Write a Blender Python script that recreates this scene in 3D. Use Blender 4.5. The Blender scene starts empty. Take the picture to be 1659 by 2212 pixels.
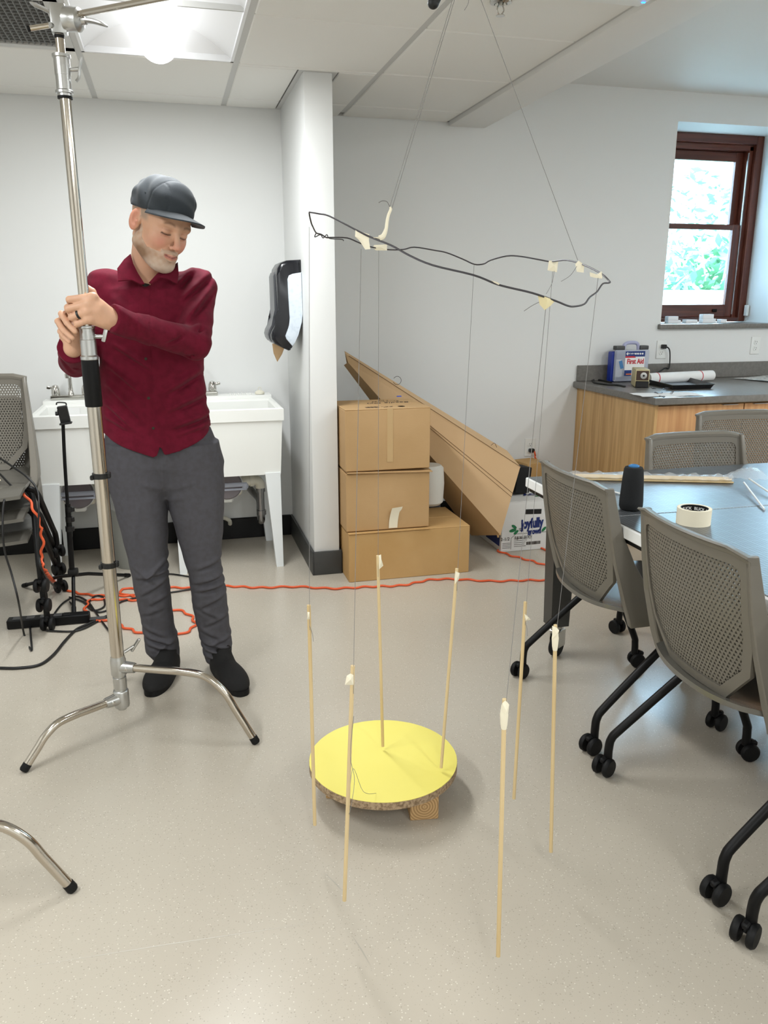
import bpy, bmesh, math, random
import numpy as np
from mathutils import Vector, Matrix, Euler
random.seed(7)
scene = bpy.context.scene
COL = scene.collection
# ---------------------------------------------------------------- camera
IW, IH = 1659, 2212
FPX = 1730.0
CH = 1.38
PITCH = math.atan(464/FPX)
YAW = math.atan(469.5/math.hypot(FPX, 464))
cd = bpy.data.cameras.new('camera'); cam = bpy.data.objects.new('camera', cd); COL.objects.link(cam)
cd.sensor_fit = 'VERTICAL'; cd.sensor_height = 36.0; cd.lens = FPX*36.0/IH
cd.clip_start = 0.02; cd.clip_end = 200
cam.location = (0, 0, CH); cam.rotation_euler = (math.pi/2-PITCH, 0, -YAW)
scene.camera = cam
# ---------------------------------------------------------------- world (overcast daylight) and exposure
world = bpy.data.worlds.new('world'); scene.world = world; world.use_nodes = True
bg = world.node_tree.nodes['Background']
bg.inputs['Color'].default_value = (0.54, 0.80, 1.0, 1); bg.inputs['Strength'].default_value = 20.0
scene.view_settings.view_transform = 'Standard'; scene.view_settings.look = 'None'
scene.view_settings.gamma = 1.0; scene.view_settings.use_curve_mapping = False
scene.view_settings.exposure = 0.13
scene.cycles.adaptive_threshold = .03; scene.cycles.max_bounces = 8; scene.cycles.diffuse_bounces = 3; scene.cycles.glossy_bounces = 3; scene.cycles.transmission_bounces = 6; scene.cycles.transparent_max_bounces = 8
LAMP = 28.0          # watts per ceiling lamp
LENS = 2.6           # glow of the lamp lens
# ---------------------------------------------------------------- pixel helpers (photo pixel + a known plane -> point)
_f = np.array([math.sin(YAW)*math.cos(PITCH), math.cos(YAW)*math.cos(PITCH), -math.sin(PITCH)])
_r = np.array([math.cos(YAW), -math.sin(YAW), 0.0]); _u = np.cross(_r, _f)
def ray(x, y): return _f + _r*(x-IW/2)/FPX - _u*(y-IH/2)/FPX
def atz(x, y, z=0.0):
    d = ray(x, y); s = (z-CH)/d[2]; return Vector((d[0]*s, d[1]*s, z))
def P(x, y, Y):
    d = ray(x, y); s = Y/d[1]; return Vector((d[0]*s, Y, CH+d[2]*s))
# ---------------------------------------------------------------- materials
def lin(c):
    return tuple(((v/255)/12.92 if v/255 <= .04045 else ((v/255+.055)/1.055)**2.4) for v in c) + (1,)
def mat(name, rgb, rough=.6, metal=0., spec=.5, noise=None, bump=None, coat=0., trans=0., emit=None, alpha=1., sheen=0., aniso=None, sss=0.):
    """rgb in sRGB 0-255; noise=(scale, other rgb, lo, hi[, stretch xyz]); bump=(scale, strength[, stretch])"""
    m = bpy.data.materials.new(name); m.use_nodes = True
    nt = m.node_tree; b = nt.nodes['Principled BSDF']; L = nt.links.new
    b.inputs['Base Color'].default_value = lin(rgb); b.inputs['Roughness'].default_value = rough
    b.inputs['Metallic'].default_value = metal; b.inputs['Specular IOR Level'].default_value = spec
    b.inputs['Coat Weight'].default_value = coat; b.inputs['Transmission Weight'].default_value = trans
    b.inputs['Alpha'].default_value = alpha; b.inputs['Sheen Weight'].default_value = sheen
    if sss: b.inputs['Subsurface Weight'].default_value = sss; b.inputs['Subsurface Radius'].default_value = (.012, .004, .002)
    if emit: b.inputs['Emission Color'].default_value = lin(emit[0]); b.inputs['Emission Strength'].default_value = emit[1]
    def coord(st):
        tc = nt.nodes.new('ShaderNodeTexCoord')
        if st is None: return tc.outputs['Object']
        mp = nt.nodes.new('ShaderNodeMapping'); mp.inputs['Scale'].default_value = st
        L(tc.outputs['Object'], mp.inputs['Vector']); return mp.outputs['Vector']
    if noise:
        n = nt.nodes.new('ShaderNodeTexNoise'); n.inputs['Scale'].default_value = noise[0]; n.inputs['Detail'].default_value = 4
        L(coord(noise[4] if len(noise) > 4 else None), n.inputs['Vector'])
        r = nt.nodes.new('ShaderNodeValToRGB'); r.color_ramp.elements[0].position = noise[2]; r.color_ramp.elements[1].position = noise[3]
        r.color_ramp.elements[0].color = lin(rgb); r.color_ramp.elements[1].color = lin(noise[1])
        L(n.outputs['Fac'], r.inputs['Fac']); L(r.outputs['Color'], b.inputs['Base Color'])
    if bump:
        n = nt.nodes.new('ShaderNodeTexNoise'); n.inputs['Scale'].default_value = bump[0]; n.inputs['Detail'].default_value = 3
        L(coord(bump[2] if len(bump) > 2 else None), n.inputs['Vector'])
        bp = nt.nodes.new('ShaderNodeBump'); bp.inputs['Strength'].default_value = bump[1]; bp.inputs['Distance'].default_value = .004
        L(n.outputs['Fac'], bp.inputs['Height']); L(bp.outputs['Normal'], b.inputs['Normal'])
    return m
M = {}
M['wall'] = mat('wall_paint', (232, 233, 231), .55)
M['ceil_tile'] = mat('ceiling_tile_white', (240, 239, 234), .9, bump=(300, .18))
M['tbar'] = mat('tbar_white', (205, 205, 202), .5)
M['beam'] = mat('drywall_white', (236, 235, 231), .6)
M['base'] = mat('rubber_base_black', (14, 14, 15), .45, spec=.3)
M['base_grey'] = mat('rubber_base_charcoal', (62, 63, 62), .4)  # same black rubber; the lighter tone paints how the partition catches light
M['chrome'] = mat('chrome', (205, 203, 198), .12, 1.)
M['steel'] = mat('polished_steel', (196, 188, 176), .13, 1.)
M['alu'] = mat('cast_aluminium', (190, 190, 188), .32, 1., bump=(250, .05))
M['black'] = mat('black_plastic', (9, 9, 10), .45)
M['blackm'] = mat('black_powder_coat', (6, 6, 7), .45, spec=.25)
M['rubber'] = mat('black_rubber', (9, 9, 10), .6, spec=.3)
M['chair'] = mat('chair_plastic_grey', (112, 107, 97), .42)
M['seat'] = mat('seat_plastic_grey', (98, 95, 88), .25, spec=.9)
M['white'] = mat('white_plastic', (236, 237, 233), .35)
M['sink'] = mat('sink_moulded_white', (240, 241, 236), .3)
M['legw'] = mat('white_enamel', (236, 240, 240), .3)
M['card'] = mat('cardboard_brown', (186, 150, 103), .75, noise=(3, (196, 160, 114), .35, .7), bump=(60, .12, (1, 1, 9)))
M['card2'] = mat('cardboard_tan', (197, 163, 121), .75, noise=(2.5, (205, 172, 131), .35, .7), bump=(50, .08))
M['cardk'] = mat('cardboard_kraft', (190, 150, 94), .75, noise=(4, (198, 160, 106), .35, .7), bump=(30, .35))
M['print'] = mat('black_print', (52, 40, 30), .8)
M['orange'] = mat('orange_cord', (226, 92, 46), .45)
M['cord'] = mat('black_cord', (10, 10, 11), .45)
M['yellow'] = mat('yellow_paint', (240, 228, 118), .5, noise=(3, (236, 223, 108), .4, .7))
M['chip'] = mat('particle_board', (176, 152, 122), .9, noise=(140, (126, 104, 78), .4, .65), bump=(160, .6))
M['dowel'] = mat('pale_dowel_wood', (218, 194, 148), .6, noise=(30, (204, 176, 124), .4, .7, (1, 1, .06)))
M['masking'] = mat('masking_tape', (240, 232, 208), .75)
M['thread'] = mat('grey_thread', (128, 126, 124), .8)
M['wire'] = mat('dark_wire', (72, 70, 74), .4, .6)
M['paper'] = mat('white_paper', (240, 240, 238), .8)
M['foam'] = mat('white_foam', (244, 246, 248), .9, bump=(200, .1))
M['counter'] = mat('grey_laminate', (112, 109, 104), .3, noise=(60, (120, 117, 112), .4, .6))
M['glass'] = mat('clear_glass', (235, 245, 250), .02, 0, trans=1.0)
M['bag'] = mat('clear_plastic_bag', (238, 243, 246), .15, 0, alpha=.24)
M['tint'] = mat('clear_plastic_lid', (205, 212, 228), .15, alpha=.55)
M['darkgrey'] = mat('dark_grey', (70, 70, 70), .5)
def grain(name, c1, c2, scale=1.0, axis='Z', rough=.45):
    m = bpy.data.materials.new(name); m.use_nodes = True; nt = m.node_tree; b = nt.nodes['Principled BSDF']; L = nt.links.new
    tc = nt.nodes.new('ShaderNodeTexCoord'); mp = nt.nodes.new('ShaderNodeMapping')
    s = {'X': (.5, 9, 9), 'Y': (9, .5, 9), 'Z': (9, 9, .5)}[axis]
    mp.inputs['Scale'].default_value = tuple(v*scale for v in s); L(tc.outputs['Object'], mp.inputs['Vector'])
    n = nt.nodes.new('ShaderNodeTexNoise'); n.inputs['Scale'].default_value = 2.5; n.inputs['Detail'].default_value = 7; n.inputs['Distortion'].default_value = .6
    L(mp.outputs['Vector'], n.inputs['Vector'])
    r = nt.nodes.new('ShaderNodeValToRGB'); r.color_ramp.elements[0].position = .36; r.color_ramp.elements[1].position = .66
    r.color_ramp.elements[0].color = lin(c1); r.color_ramp.elements[1].color = lin(c2)
    L(n.outputs['Fac'], r.inputs['Fac']); L(r.outputs['Color'], b.inputs['Base Color']); b.inputs['Roughness'].default_value = rough
    bp = nt.nodes.new('ShaderNodeBump'); bp.inputs['Strength'].default_value = .08; bp.inputs['Distance'].default_value = .003
    L(n.outputs['Fac'], bp.inputs['Height']); L(bp.outputs['Normal'], b.inputs['Normal'])
    return m
M['oak'] = grain('oak_veneer', (216, 176, 120), (190, 148, 94), 1.6)
M['oak2'] = grain('oak_door_veneer', (218, 168, 116), (196, 142, 92), 1.2)
M['mahog'] = grain('mahogany', (104, 52, 36), (72, 34, 24), 1.5, rough=.3)
M['mahogx'] = grain('mahogany_rail', (104, 52, 36), (72, 34, 24), 1.5, 'X', rough=.3)
def floor_mat():
    m = bpy.data.materials.new('vinyl_floor_speckled'); m.use_nodes = True; nt = m.node_tree; b = nt.nodes['Principled BSDF']; L = nt.links.new
    tc = nt.nodes.new('ShaderNodeTexCoord')
    base = nt.nodes.new('ShaderNodeTexNoise'); base.noise_dimensions = '2D'; base.inputs['Scale'].default_value = 1.3; base.inputs['Detail'].default_value = 3
    L(tc.outputs['Object'], base.inputs['Vector'])
    r = nt.nodes.new('ShaderNodeValToRGB'); r.color_ramp.elements[0].position = .3; r.color_ramp.elements[1].position = .75
    r.color_ramp.elements[0].color = lin((191, 182, 167)); r.color_ramp.elements[1].color = lin((194, 186, 171))
    L(base.outputs['Fac'], r.inputs['Fac'])
    last = r.outputs['Color']
    for sc, thr, col, amt in ((190, .055, (224, 219, 206), .75), (170, .06, (156, 146, 132), .5), (260, .07, (162, 153, 140), .5)):
        v = nt.nodes.new('ShaderNodeTexVoronoi'); v.voronoi_dimensions = '2D'; v.inputs['Scale'].default_value = sc; L(tc.outputs['Object'], v.inputs['Vector'])
        wn = nt.nodes.new('ShaderNodeTexWhiteNoise'); L(v.outputs['Position'], wn.inputs['Vector'])
        lt = nt.nodes.new('ShaderNodeMath'); lt.operation = 'LESS_THAN'; lt.inputs[1].default_value = .27; L(v.outputs['Distance'], lt.inputs[0])
        l2 = nt.nodes.new('ShaderNodeMath'); l2.operation = 'LESS_THAN'; l2.inputs[1].default_value = thr; L(wn.outputs['Value'], l2.inputs[0])
        mu = nt.nodes.new('ShaderNodeMath'); mu.operation = 'MULTIPLY'; L(lt.outputs[0], mu.inputs[0]); L(l2.outputs[0], mu.inputs[1])
        m2 = nt.nodes.new('ShaderNodeMath'); m2.operation = 'MULTIPLY'; m2.inputs[1].default_value = amt; L(mu.outputs[0], m2.inputs[0])
        mx = nt.nodes.new('ShaderNodeMix'); mx.data_type = 'RGBA'; L(m2.outputs[0], mx.inputs['Factor']); L(last, mx.inputs[6]); mx.inputs[7].default_value = lin(col)
        last = mx.outputs[2]
    L(last, b.inputs['Base Color'])
    rn = nt.nodes.new('ShaderNodeTexNoise'); rn.noise_dimensions = '2D'; rn.inputs['Scale'].default_value = 5; rn.inputs['Detail'].default_value = 0; L(tc.outputs['Object'], rn.inputs['Vector'])
    mr = nt.nodes.new('ShaderNodeMapRange'); mr.inputs[3].default_value = .22; mr.inputs[4].default_value = .28; L(rn.outputs['Fac'], mr.inputs[0]); L(mr.outputs[0], b.inputs['Roughness'])
    b.inputs['Specular IOR Level'].default_value = .5
    return m
M['floor'] = floor_mat()
def grid_mat():
    m = bpy.data.materials.new('cutting_mat_grid'); m.use_nodes = True; nt = m.node_tree; b = nt.nodes['Principled BSDF']; L = nt.links.new
    tc = nt.nodes.new('ShaderNodeTexCoord'); last = None
    for sc, w in ((1/.0127, .035), (1/.0508, .016)):
        for ax in (0, 1):
            sp = nt.nodes.new('ShaderNodeSeparateXYZ'); L(tc.outputs['Object'], sp.inputs[0])
            mu = nt.nodes.new('ShaderNodeMath'); mu.operation = 'MULTIPLY'; mu.inputs[1].default_value = sc; L(sp.outputs[ax], mu.inputs[0])
            fr = nt.nodes.new('ShaderNodeMath'); fr.operation = 'FRACT'; L(mu.outputs[0], fr.inputs[0])
            lt = nt.nodes.new('ShaderNodeMath'); lt.operation = 'LESS_THAN'; lt.inputs[1].default_value = w*2; L(fr.outputs[0], lt.inputs[0])
            if last is None: last = lt.outputs[0]
            else:
                mx = nt.nodes.new('ShaderNodeMath'); mx.operation = 'MAXIMUM'; L(last, mx.inputs[0]); L(lt.outputs[0], mx.inputs[1]); last = mx.outputs[0]
    r = nt.nodes.new('ShaderNodeValToRGB'); r.color_ramp.elements[0].color = lin((44, 46, 48)); r.color_ramp.elements[1].color = lin((128, 136, 142))
    L(last, r.inputs['Fac']); L(r.outputs['Color'], b.inputs['Base Color']); b.inputs['Roughness'].default_value = .42
    b.inputs['Specular IOR Level'].default_value = 1.0; b.inputs['Coat Weight'].default_value = .6; b.inputs['Coat Roughness'].default_value = .38
    return m
M['mat'] = grid_mat()
# ---------------------------------------------------------------- mesh builder
class MB:
    def __init__(s): s.bm = bmesh.new()
    def _x(s, geo, mtx):
        bmesh.ops.transform(s.bm, matrix=mtx, verts=geo); return s
    def box(s, c, size, rot=None, bev=0., seg=1):
        r = bmesh.ops.create_cube(s.bm, size=1.0); v = r['verts']
        bmesh.ops.scale(s.bm, vec=size, verts=v)
        if bev:
            es = list({e for q in v for e in q.link_edges})
            o = bmesh.ops.bevel(s.bm, geom=es, offset=bev, segments=seg, profile=.6, affect='EDGES')
            v = list({q for f in o['faces'] for q in f.verts} | {q for q in v if q.is_valid})
        m = Matrix.Translation(Vector(c))
        if rot is not None: m = m @ (rot.to_4x4() if isinstance(rot, Matrix) else Euler(rot).to_matrix().to_4x4())
        return s._x(v, m)
    def span(s, lo, hi, bev=0., seg=1):
        lo, hi = Vector(lo), Vector(hi); return s.box((lo+hi)/2, hi-lo, None, bev, seg)
    def ring_sweep(s, rings, close=False, caps=True):
        vs = [[s.bm.verts.new(p) for p in r] for r in rings]; n = len(rings[0])
        pairs = list(zip(vs, vs[1:])) + ([(vs[-1], vs[0])] if close else [])
        for a, b in pairs:
            for i in range(n):
                s.bm.faces.new((a[i], a[(i+1) % n], b[(i+1) % n], b[i]))
        if caps and not close:
            s.bm.faces.new(list(reversed(vs[0]))); s.bm.faces.new(vs[-1])
        return s
    def tube(s, pts, r, n=10, smooth=0, close=False, caps=True, flat=1.0):
        pts = [Vector(p) for p in pts]
        if smooth: pts = crom(pts, smooth, close)
        rr = r if isinstance(r, (list, tuple)) else None
        N = len(pts); tang = []
        for i in range(N):
            a = pts[(i-1) % N] if (close or i > 0) else pts[0]; b = pts[(i+1) % N] if (close or i < N-1) else pts[-1]
            t = (b-a); tang.append(t.normalized() if t.length > 1e-9 else Vector((0, 0, 1)))
        up = Vector((0, 0, 1)) if abs(tang[0].z) < .9 else Vector((1, 0, 0))
        u = (up - tang[0]*up.dot(tang[0])).normalized(); rings = []
        for i in range(N):
            t = tang[i]; u = (u - t*u.dot(t)); u = u.normalized() if u.length > 1e-6 else t.orthogonal().normalized()
            w = t.cross(u)
            ri = (np.interp(i/(max(N-1, 1)), np.linspace(0, 1, len(rr)), rr) if rr else r)
            rings.append([pts[i] + (u*math.cos(2*math.pi*k/n)*flat + w*math.sin(2*math.pi*k/n))*ri for k in range(n)])
        return s.ring_sweep(rings, close, caps)
    def cyl(s, a, b, r0, r1=None, n=20): return s.tube([a, b], [r0, r0 if r1 is None else r1], n)
    def lathe(s, prof, c=(0, 0, 0), axis=(0, 0, 1), n=24, caps=True):
        """prof: list of (radius, height along axis)"""
        ax = Vector(axis).normalized(); u = ax.orthogonal().normalized(); w = ax.cross(u); c = Vector(c)
        rings = [[c + ax*h + (u*math.cos(2*math.pi*k/n) + w*math.sin(2*math.pi*k/n))*max(r, 1e-5) for k in range(n)] for r, h in prof]
        return s.ring_sweep(rings, False, caps)
    def sphere(s, c, r, n=12, scale=(1, 1, 1), rot=None):
        o = bmesh.ops.create_uvsphere(s.bm, u_segments=n*2, v_segments=n, radius=r)
        bmesh.ops.scale(s.bm, vec=scale, verts=o['verts'])
        m = Matrix.Translation(Vector(c))
        if rot is not None: m = m @ (rot.to_4x4() if isinstance(rot, Matrix) else Euler(rot).to_matrix().to_4x4())
        return s._x(o['verts'], m)
    def prism(s, poly, vec):
        """poly: 3-D points of a planar outline, extruded by vec"""
        vec = Vector(vec); a = [s.bm.verts.new(Vector(p)) for p in poly]; b = [s.bm.verts.new(Vector(p)+vec) for p in poly]
        s.bm.faces.new(list(reversed(a))); s.bm.faces.new(b)
        for i in range(len(a)): s.bm.faces.new((a[i], a[(i+1) % len(a)], b[(i+1) % len(a)], b[i]))
        return s
    def quad(s, *p): s.bm.faces.new([s.bm.verts.new(Vector(q)) for q in p]); return s
    def build(s, name, m, parent=None, smooth=35, loc=None, **kw):
        bmesh.ops.recalc_face_normals(s.bm, faces=s.bm.faces)
        me = bpy.data.meshes.new(name); s.bm.to_mesh(me); s.bm.free()
        return link(name, me, m, parent, smooth, loc, **kw)
def link(name, me, m, parent=None, smooth=35, loc=None, label=None, cat=None, group=None, kind=None):
    for q in (m if isinstance(m, (list, tuple)) else [m]): me.materials.append(M[q] if isinstance(q, str) else q)
    if smooth:
        me.shade_smooth(); me.set_sharp_from_angle(angle=math.radians(smooth))
    o = bpy.data.objects.new(name, me); COL.objects.link(o)
    if loc is not None: o.location = loc
    if parent is not None:
        o.parent = parent
        if not parent.get('_local'): o.matrix_parent_inverse = parent_world(parent).inverted()
    return tag(o, label, cat, group, kind)
def parent_world(o):
    m = o.matrix_basis.copy()
    return (parent_world(o.parent) @ o.matrix_parent_inverse @ m) if o.parent else m
def tag(o, label=None, cat=None, group=None, kind=None):
    if label: o['label'] = label
    if cat: o['category'] = cat
    if group: o['group'] = group
    if kind: o['kind'] = kind
    return o
def thing(name, label, cat, loc=(0, 0, 0), group=None, rz=0.):
    o = bpy.data.objects.new(name, None); COL.objects.link(o); o.empty_display_size = .05
    o.location = loc; o.rotation_euler = (0, 0, rz); return tag(o, label, cat, group)
def crom(p, k, close=False):
    out = []; n = len(p); rng = range(n if close else n-1)
    for i in rng:
        if close: a, b, c, d = p[(i-1) % n], p[i], p[(i+1) % n], p[(i+2) % n]
        else: a, b, c, d = p[max(i-1, 0)], p[i], p[i+1], p[min(i+2, n-1)]
        for j in range(k):
            t = j/k
            out.append(.5*((2*b) + (c-a)*t + (2*a-5*b+4*c-d)*t*t + (3*b-a-3*c+d)*t**3))
    if not close: out.append(p[-1].copy())
    return out
def text_mesh(s, size, depth=.0, bold=0., shear=0., align='CENTER'):
    cu = bpy.data.curves.new('t', 'FONT'); cu.body = s; cu.size = size; cu.align_x = align; cu.align_y = 'CENTER'
    cu.offset = bold; cu.shear = shear; cu.extrude = depth; cu.resolution_u = 3
    o = bpy.data.objects.new('t', cu); COL.objects.link(o); bpy.context.view_layer.update()
    me = bpy.data.meshes.new_from_object(o.evaluated_get(bpy.context.evaluated_depsgraph_get()))
    bpy.data.objects.remove(o); bpy.data.curves.remove(cu); return me
def text(name, s, size, m, origin, xdir, ydir, parent, bold=0., shear=0., depth=.0003, align='CENTER', label=None, xs=1.):
    me = text_mesh(s, size, depth, bold, shear, align); me.transform(Matrix.Diagonal((xs, 1, 1, 1)))
    x = Vector(xdir).normalized(); y = Vector(ydir).normalized(); z = x.cross(y)
    me.transform(Matrix((x, y, z)).transposed().to_4x4()); me.transform(Matrix.Translation(Vector(origin)))
    return link(name, me, m, parent, 0, None, label)
# ================================================================ ROOM
XL, XR, YB, YW, YW2 = -2.2, 5.0, -2.6, 4.62, 4.70      # left, right, rear, back wall (sink bay), back wall (window bay)
CZ, CZ2 = 2.34, 2.58
S = 'structure'
MB().span((XL-.1, YB-.1, -.1), (XR+.1, YW2+.35, 0)).build('floor', 'floor', kind=S)
MB().span((XL-.12, YB, 0), (XL, YW2, 2.75)).build('wall_left', 'wall', kind=S)
MB().span((XR, YB, 0), (XR+.12, YW2+.3, 2.75)).build('wall_right', 'wall', kind=S)
MB().span((XL, YB-.12, 0), (XR, YB, 2.75)).build('wall_rear', 'wall', kind=S)
PX0, PX1, PY = .645, .775, 3.862                                 # stub partition
MB().span((XL, YW, 0), (PX0, YW2+.2, 2.6)).build('wall_back', 'wall', kind=S)
WX0, WX1, WZ0, WZ1, WD = 3.085, 3.93, 1.215, 2.415, .42          # window opening, reveal depth
W2 = (4.12, 4.92)                                                # a second window further right, out of frame
mb = MB()
for (a, b, z0, z1) in ((PX0, WX0, 0, 2.75), (WX1, W2[0], 0, 2.75), (W2[1], XR, 0, 2.75), (WX0, WX1, 0, WZ0-.03), (WX0, WX1, WZ1, 2.75), (*W2, 0, WZ0-.03), (*W2, WZ1, 2.75)):
    mb.span((a, YW2, z0), (b, YW2+WD, z1))
mb.build('wall_window', 'wall', kind=S)
MB().span((PX0, PY, 0), (PX1, YW2, CZ+.1), .004, 2).build('wall_partition', 'wall', kind=S)
# corner bead lines of the partition read as a slim vertical edge
# baseboards
BH = .125
MB().span((XL, YW-.012, 0), (PX0-.012, YW, BH), .004).build('baseboard_back', 'base', kind=S)
mb = MB(); mb.span((PX0-.014, PY-.014, 0), (PX0, YW, BH), .005, 2); mb.span((PX0-.014, PY-.014, 0), (PX1+.012, PY, BH), .005, 2); mb.span((PX1, PY-.014, 0), (PX1+.012, YW2, BH), .005, 2)
mb.build('baseboard_partition', 'base_grey', kind=S)
MB().span((PX1+.012, YW2-.012, 0), (2.5, YW2, BH), .004).build('baseboard_window', 'base', kind=S)
# ceiling: recessed t-bar grid with lay-in tiles
PIT = .63; GX = [-2.17+PIT*i for i in range(7)]; GY = [4.43-PIT*i for i in range(12)]      # grid lines
TB = .013
mb = MB()
for x in GX: mb.span((x-TB, YB, CZ), (x+TB, YW, CZ+.02))
for y in GY: mb.span((XL, y-TB*.35, CZ+.001), (GX[-1], y+TB*.35, CZ+.02))
mb.span((XL, YW-.02, CZ-.001), (PX0, YW, CZ+.02)); mb.span((PX1, YW2-.02, CZ-.001), (GX[-1], YW2, CZ+.02))
mb.span((PX0-.022, PY-.022, CZ-.002), (PX1+.022, YW2, CZ+.02))
mb.span((GX[-1]-.02, YB, CZ-.001), (GX[-1], YW2, CZ+.02))
ceil = mb.build('ceiling', 'tbar', kind=S)
MB().span((XL-.1, YB-.1, CZ+.16), (GX[-1]+.1, YW2+.3, CZ+.26)).build('ceiling_deck', 'beam', kind=S)
MB().span((GX[-1]+.1, YB-.1, CZ2), (XR+.1, YW2+.3, CZ2+.1)).build('ceiling_upper', 'beam', kind=S)
MB().span((GX[-1], YB, 2.316), (GX[-1]+.22, YW2, CZ2+.1), .006, 2).build('trim_1', 'beam', kind=S)
lights = [(4, 1), (4, 5), (1, 5), (1, 1)]       # (column, first row) of the 2x4 lamps; row r spans GY[r+1]..GY[r]
lit = {(c, r+k) for c, r in [(2, 1), (2, 5), (0, 3), (4, 6)] for k in (0, 1)}
LAMPS = [(2, 1), (2, 5), (0, 3), (4, 6)]
# column i spans GX[i]..GX[i+1]:  0:-2.17..-1.54 1:-1.54..-.91 2:-.91..-.28 3:-.28...35 4:.35...98 5:.98..1.61
LAMPS = [(3, 1), (3, 8), (1, 4), (5, 8)]  # first lamp is visible; the others are unseen, added to brighten the room
lit = {(c, r+k) for c, r in LAMPS for k in (0, 1)}
vent_cell = (2, 1)
tile_meshes = {}
def tile(x0, x1, y0, y1):
    w, d = x1-x0, y1-y0; key = (round(w, 3), round(d, 3))
    if w < .02 or d < .02: return
    if key not in tile_meshes:
        mb = MB(); mb.box((0, 0, 0), (w, d, .018), None, .004)
        bmesh.ops.recalc_face_normals(mb.bm, faces=mb.bm.faces)
        me = bpy.data.meshes.new('ceiling_tile'); mb.bm.to_mesh(me); mb.bm.free(); me.materials.append(M['ceil_tile']); tile_meshes[key] = me
    o = bpy.data.objects.new('ceiling_tile', tile_meshes[key]); COL.objects.link(o); o.parent = ceil
    o.location = ((x0+x1)/2, (y0+y1)/2, CZ+.004)
g = .0125
yy = [YW2] + GY + [YB]
xx = [XL] + GX
for i in range(len(xx)-1):
    for j in range(len(yy)-1):
        x0, x1, y1, y0 = xx[i]+g, xx[i+1]-g, yy[j]-g*.4, yy[j+1]+g*.4
        if (i-1, j-1) in lit or (i-1, j-1) == vent_cell: continue
        if j == 0 and x1 < PX0: y1 = YW-.012
        if j == 0: y1 = min(y1, YW2-.012 if x0 >= PX0 else YW-.012)
        if x0 < PX1+.03 and x1 > PX0-.03 and y1 > PY-.03:           # notch round the partition
            if y0 < PY-.03: tile(x0, x1, y0, PY-.03)
            yb_ = max(y0, PY-.028)
            tile(x0, PX0-.028, yb_, min(y1, YW-.012)); tile(PX1+.028, x1, yb_, y1 if j else YW2-.012)
            continue
        tile(x0, x1, y0, y1)
# ---- ceiling lamps: recessed troffers with a half-round lens
M['lens'] = mat('lamp_lens', (255, 255, 255), .4, emit=((252, 254, 255), LENS))
M['troffer'] = mat('troffer_white', (240, 241, 242), .35)
def troffer(c, r, label):
    x0, x1, y0, y1 = GX[c]+g, GX[c+1]-g, GY[r+1]-PIT+g*.4, GY[r-1]-PIT-g*.4
    y0, y1 = GY[r+2]+g*.4, GY[r]-g*.4
    xm = (x0+x1)/2; t = thing('ceiling_light', label, 'ceiling light', (xm, (y0+y1)/2, CZ), 'recessed ceiling lamps')
    mb = MB()
    mb.span((x0, y0, CZ-.004), (x0+.012, y1, CZ+.02)); mb.span((x1-.012, y0, CZ-.004), (x1, y1, CZ+.02))
    mb.span((x0, y0, CZ-.004), (x1, y0+.012, CZ+.02)); mb.span((x0, y1-.012, CZ-.004), (x1, y1, CZ+.02))
    mb.build('frame', 'troffer', t)
    for s_ in (-1, 1):
        mb = MB(); prof = []
        for k in range(9):
            u = k/8; prof.append((xm+s_*(.30*(1-u)+.075*u), CZ+.004+.10*math.sin(u*math.pi/2)))
        poly = [(p[0], y0, p[1]) for p in prof] + [(p[0], y0, p[1]+.006) for p in reversed(prof)]
        mb.prism(poly, (0, y1-y0, 0)); mb.build('reflector', 'troffer', t)
    mb = MB()
    for ye, sg in ((y0, 1), (y1, -1)):
        mb = MB(); N_ = 24; lo_, hi_ = [], []
        for k in range(N_+1):
            u = abs(2*k/N_-1); xk = xm+(2*k/N_-1)*.30; h_ = .004+.10*math.sin(min(1, (1-u)/.75)*math.pi/2)
            lo_.append(mb.bm.verts.new((xk, ye, CZ))); hi_.append(mb.bm.verts.new((xk, ye+sg*h_*.55, CZ+h_+.002)))
        for k in range(N_): mb.bm.faces.new((lo_[k], lo_[k+1], hi_[k+1], hi_[k]))
        mb.build('end_plate', 'troffer', t)
    mb = MB(); mb.span((x0-.01, y0-.01, CZ+.112), (x1+.01, y1+.01, CZ+.118)); mb.build('back_plate', 'troffer', t)
    mb = MB(); rad = .076; poly = [(xm+rad*math.cos(a), y0+.03, CZ+.040-rad*1.0*math.sin(a)) for a in [math.pi*k/14 for k in range(15)]]
    mb.prism(poly, (0, y1-y0-.06, 0)); mb.build('lens', 'lens', t)
    ld = bpy.data.lights.new('lamp_glow', 'AREA'); ld.shape = 'RECTANGLE'; ld.size = .13; ld.size_y = y1-y0-.08; ld.energy = LAMP; ld.color = (.955, .985, 1)
    lo = bpy.data.objects.new('lamp_glow', ld); COL.objects.link(lo); lo.location = (xm, (y0+y1)/2, CZ-.0375); lo.parent = t; lo.matrix_parent_inverse = parent_world(t).inverted()
    return t
for (c, r), lb in zip(LAMPS, ('glowing recessed ceiling lamp with half-round lens above the sinks', 'recessed ceiling lamp behind the camera', 'recessed ceiling lamp over the left side of the room', 'recessed ceiling lamp beside the dropped beam')):
    troffer(c, r, lb)
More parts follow.
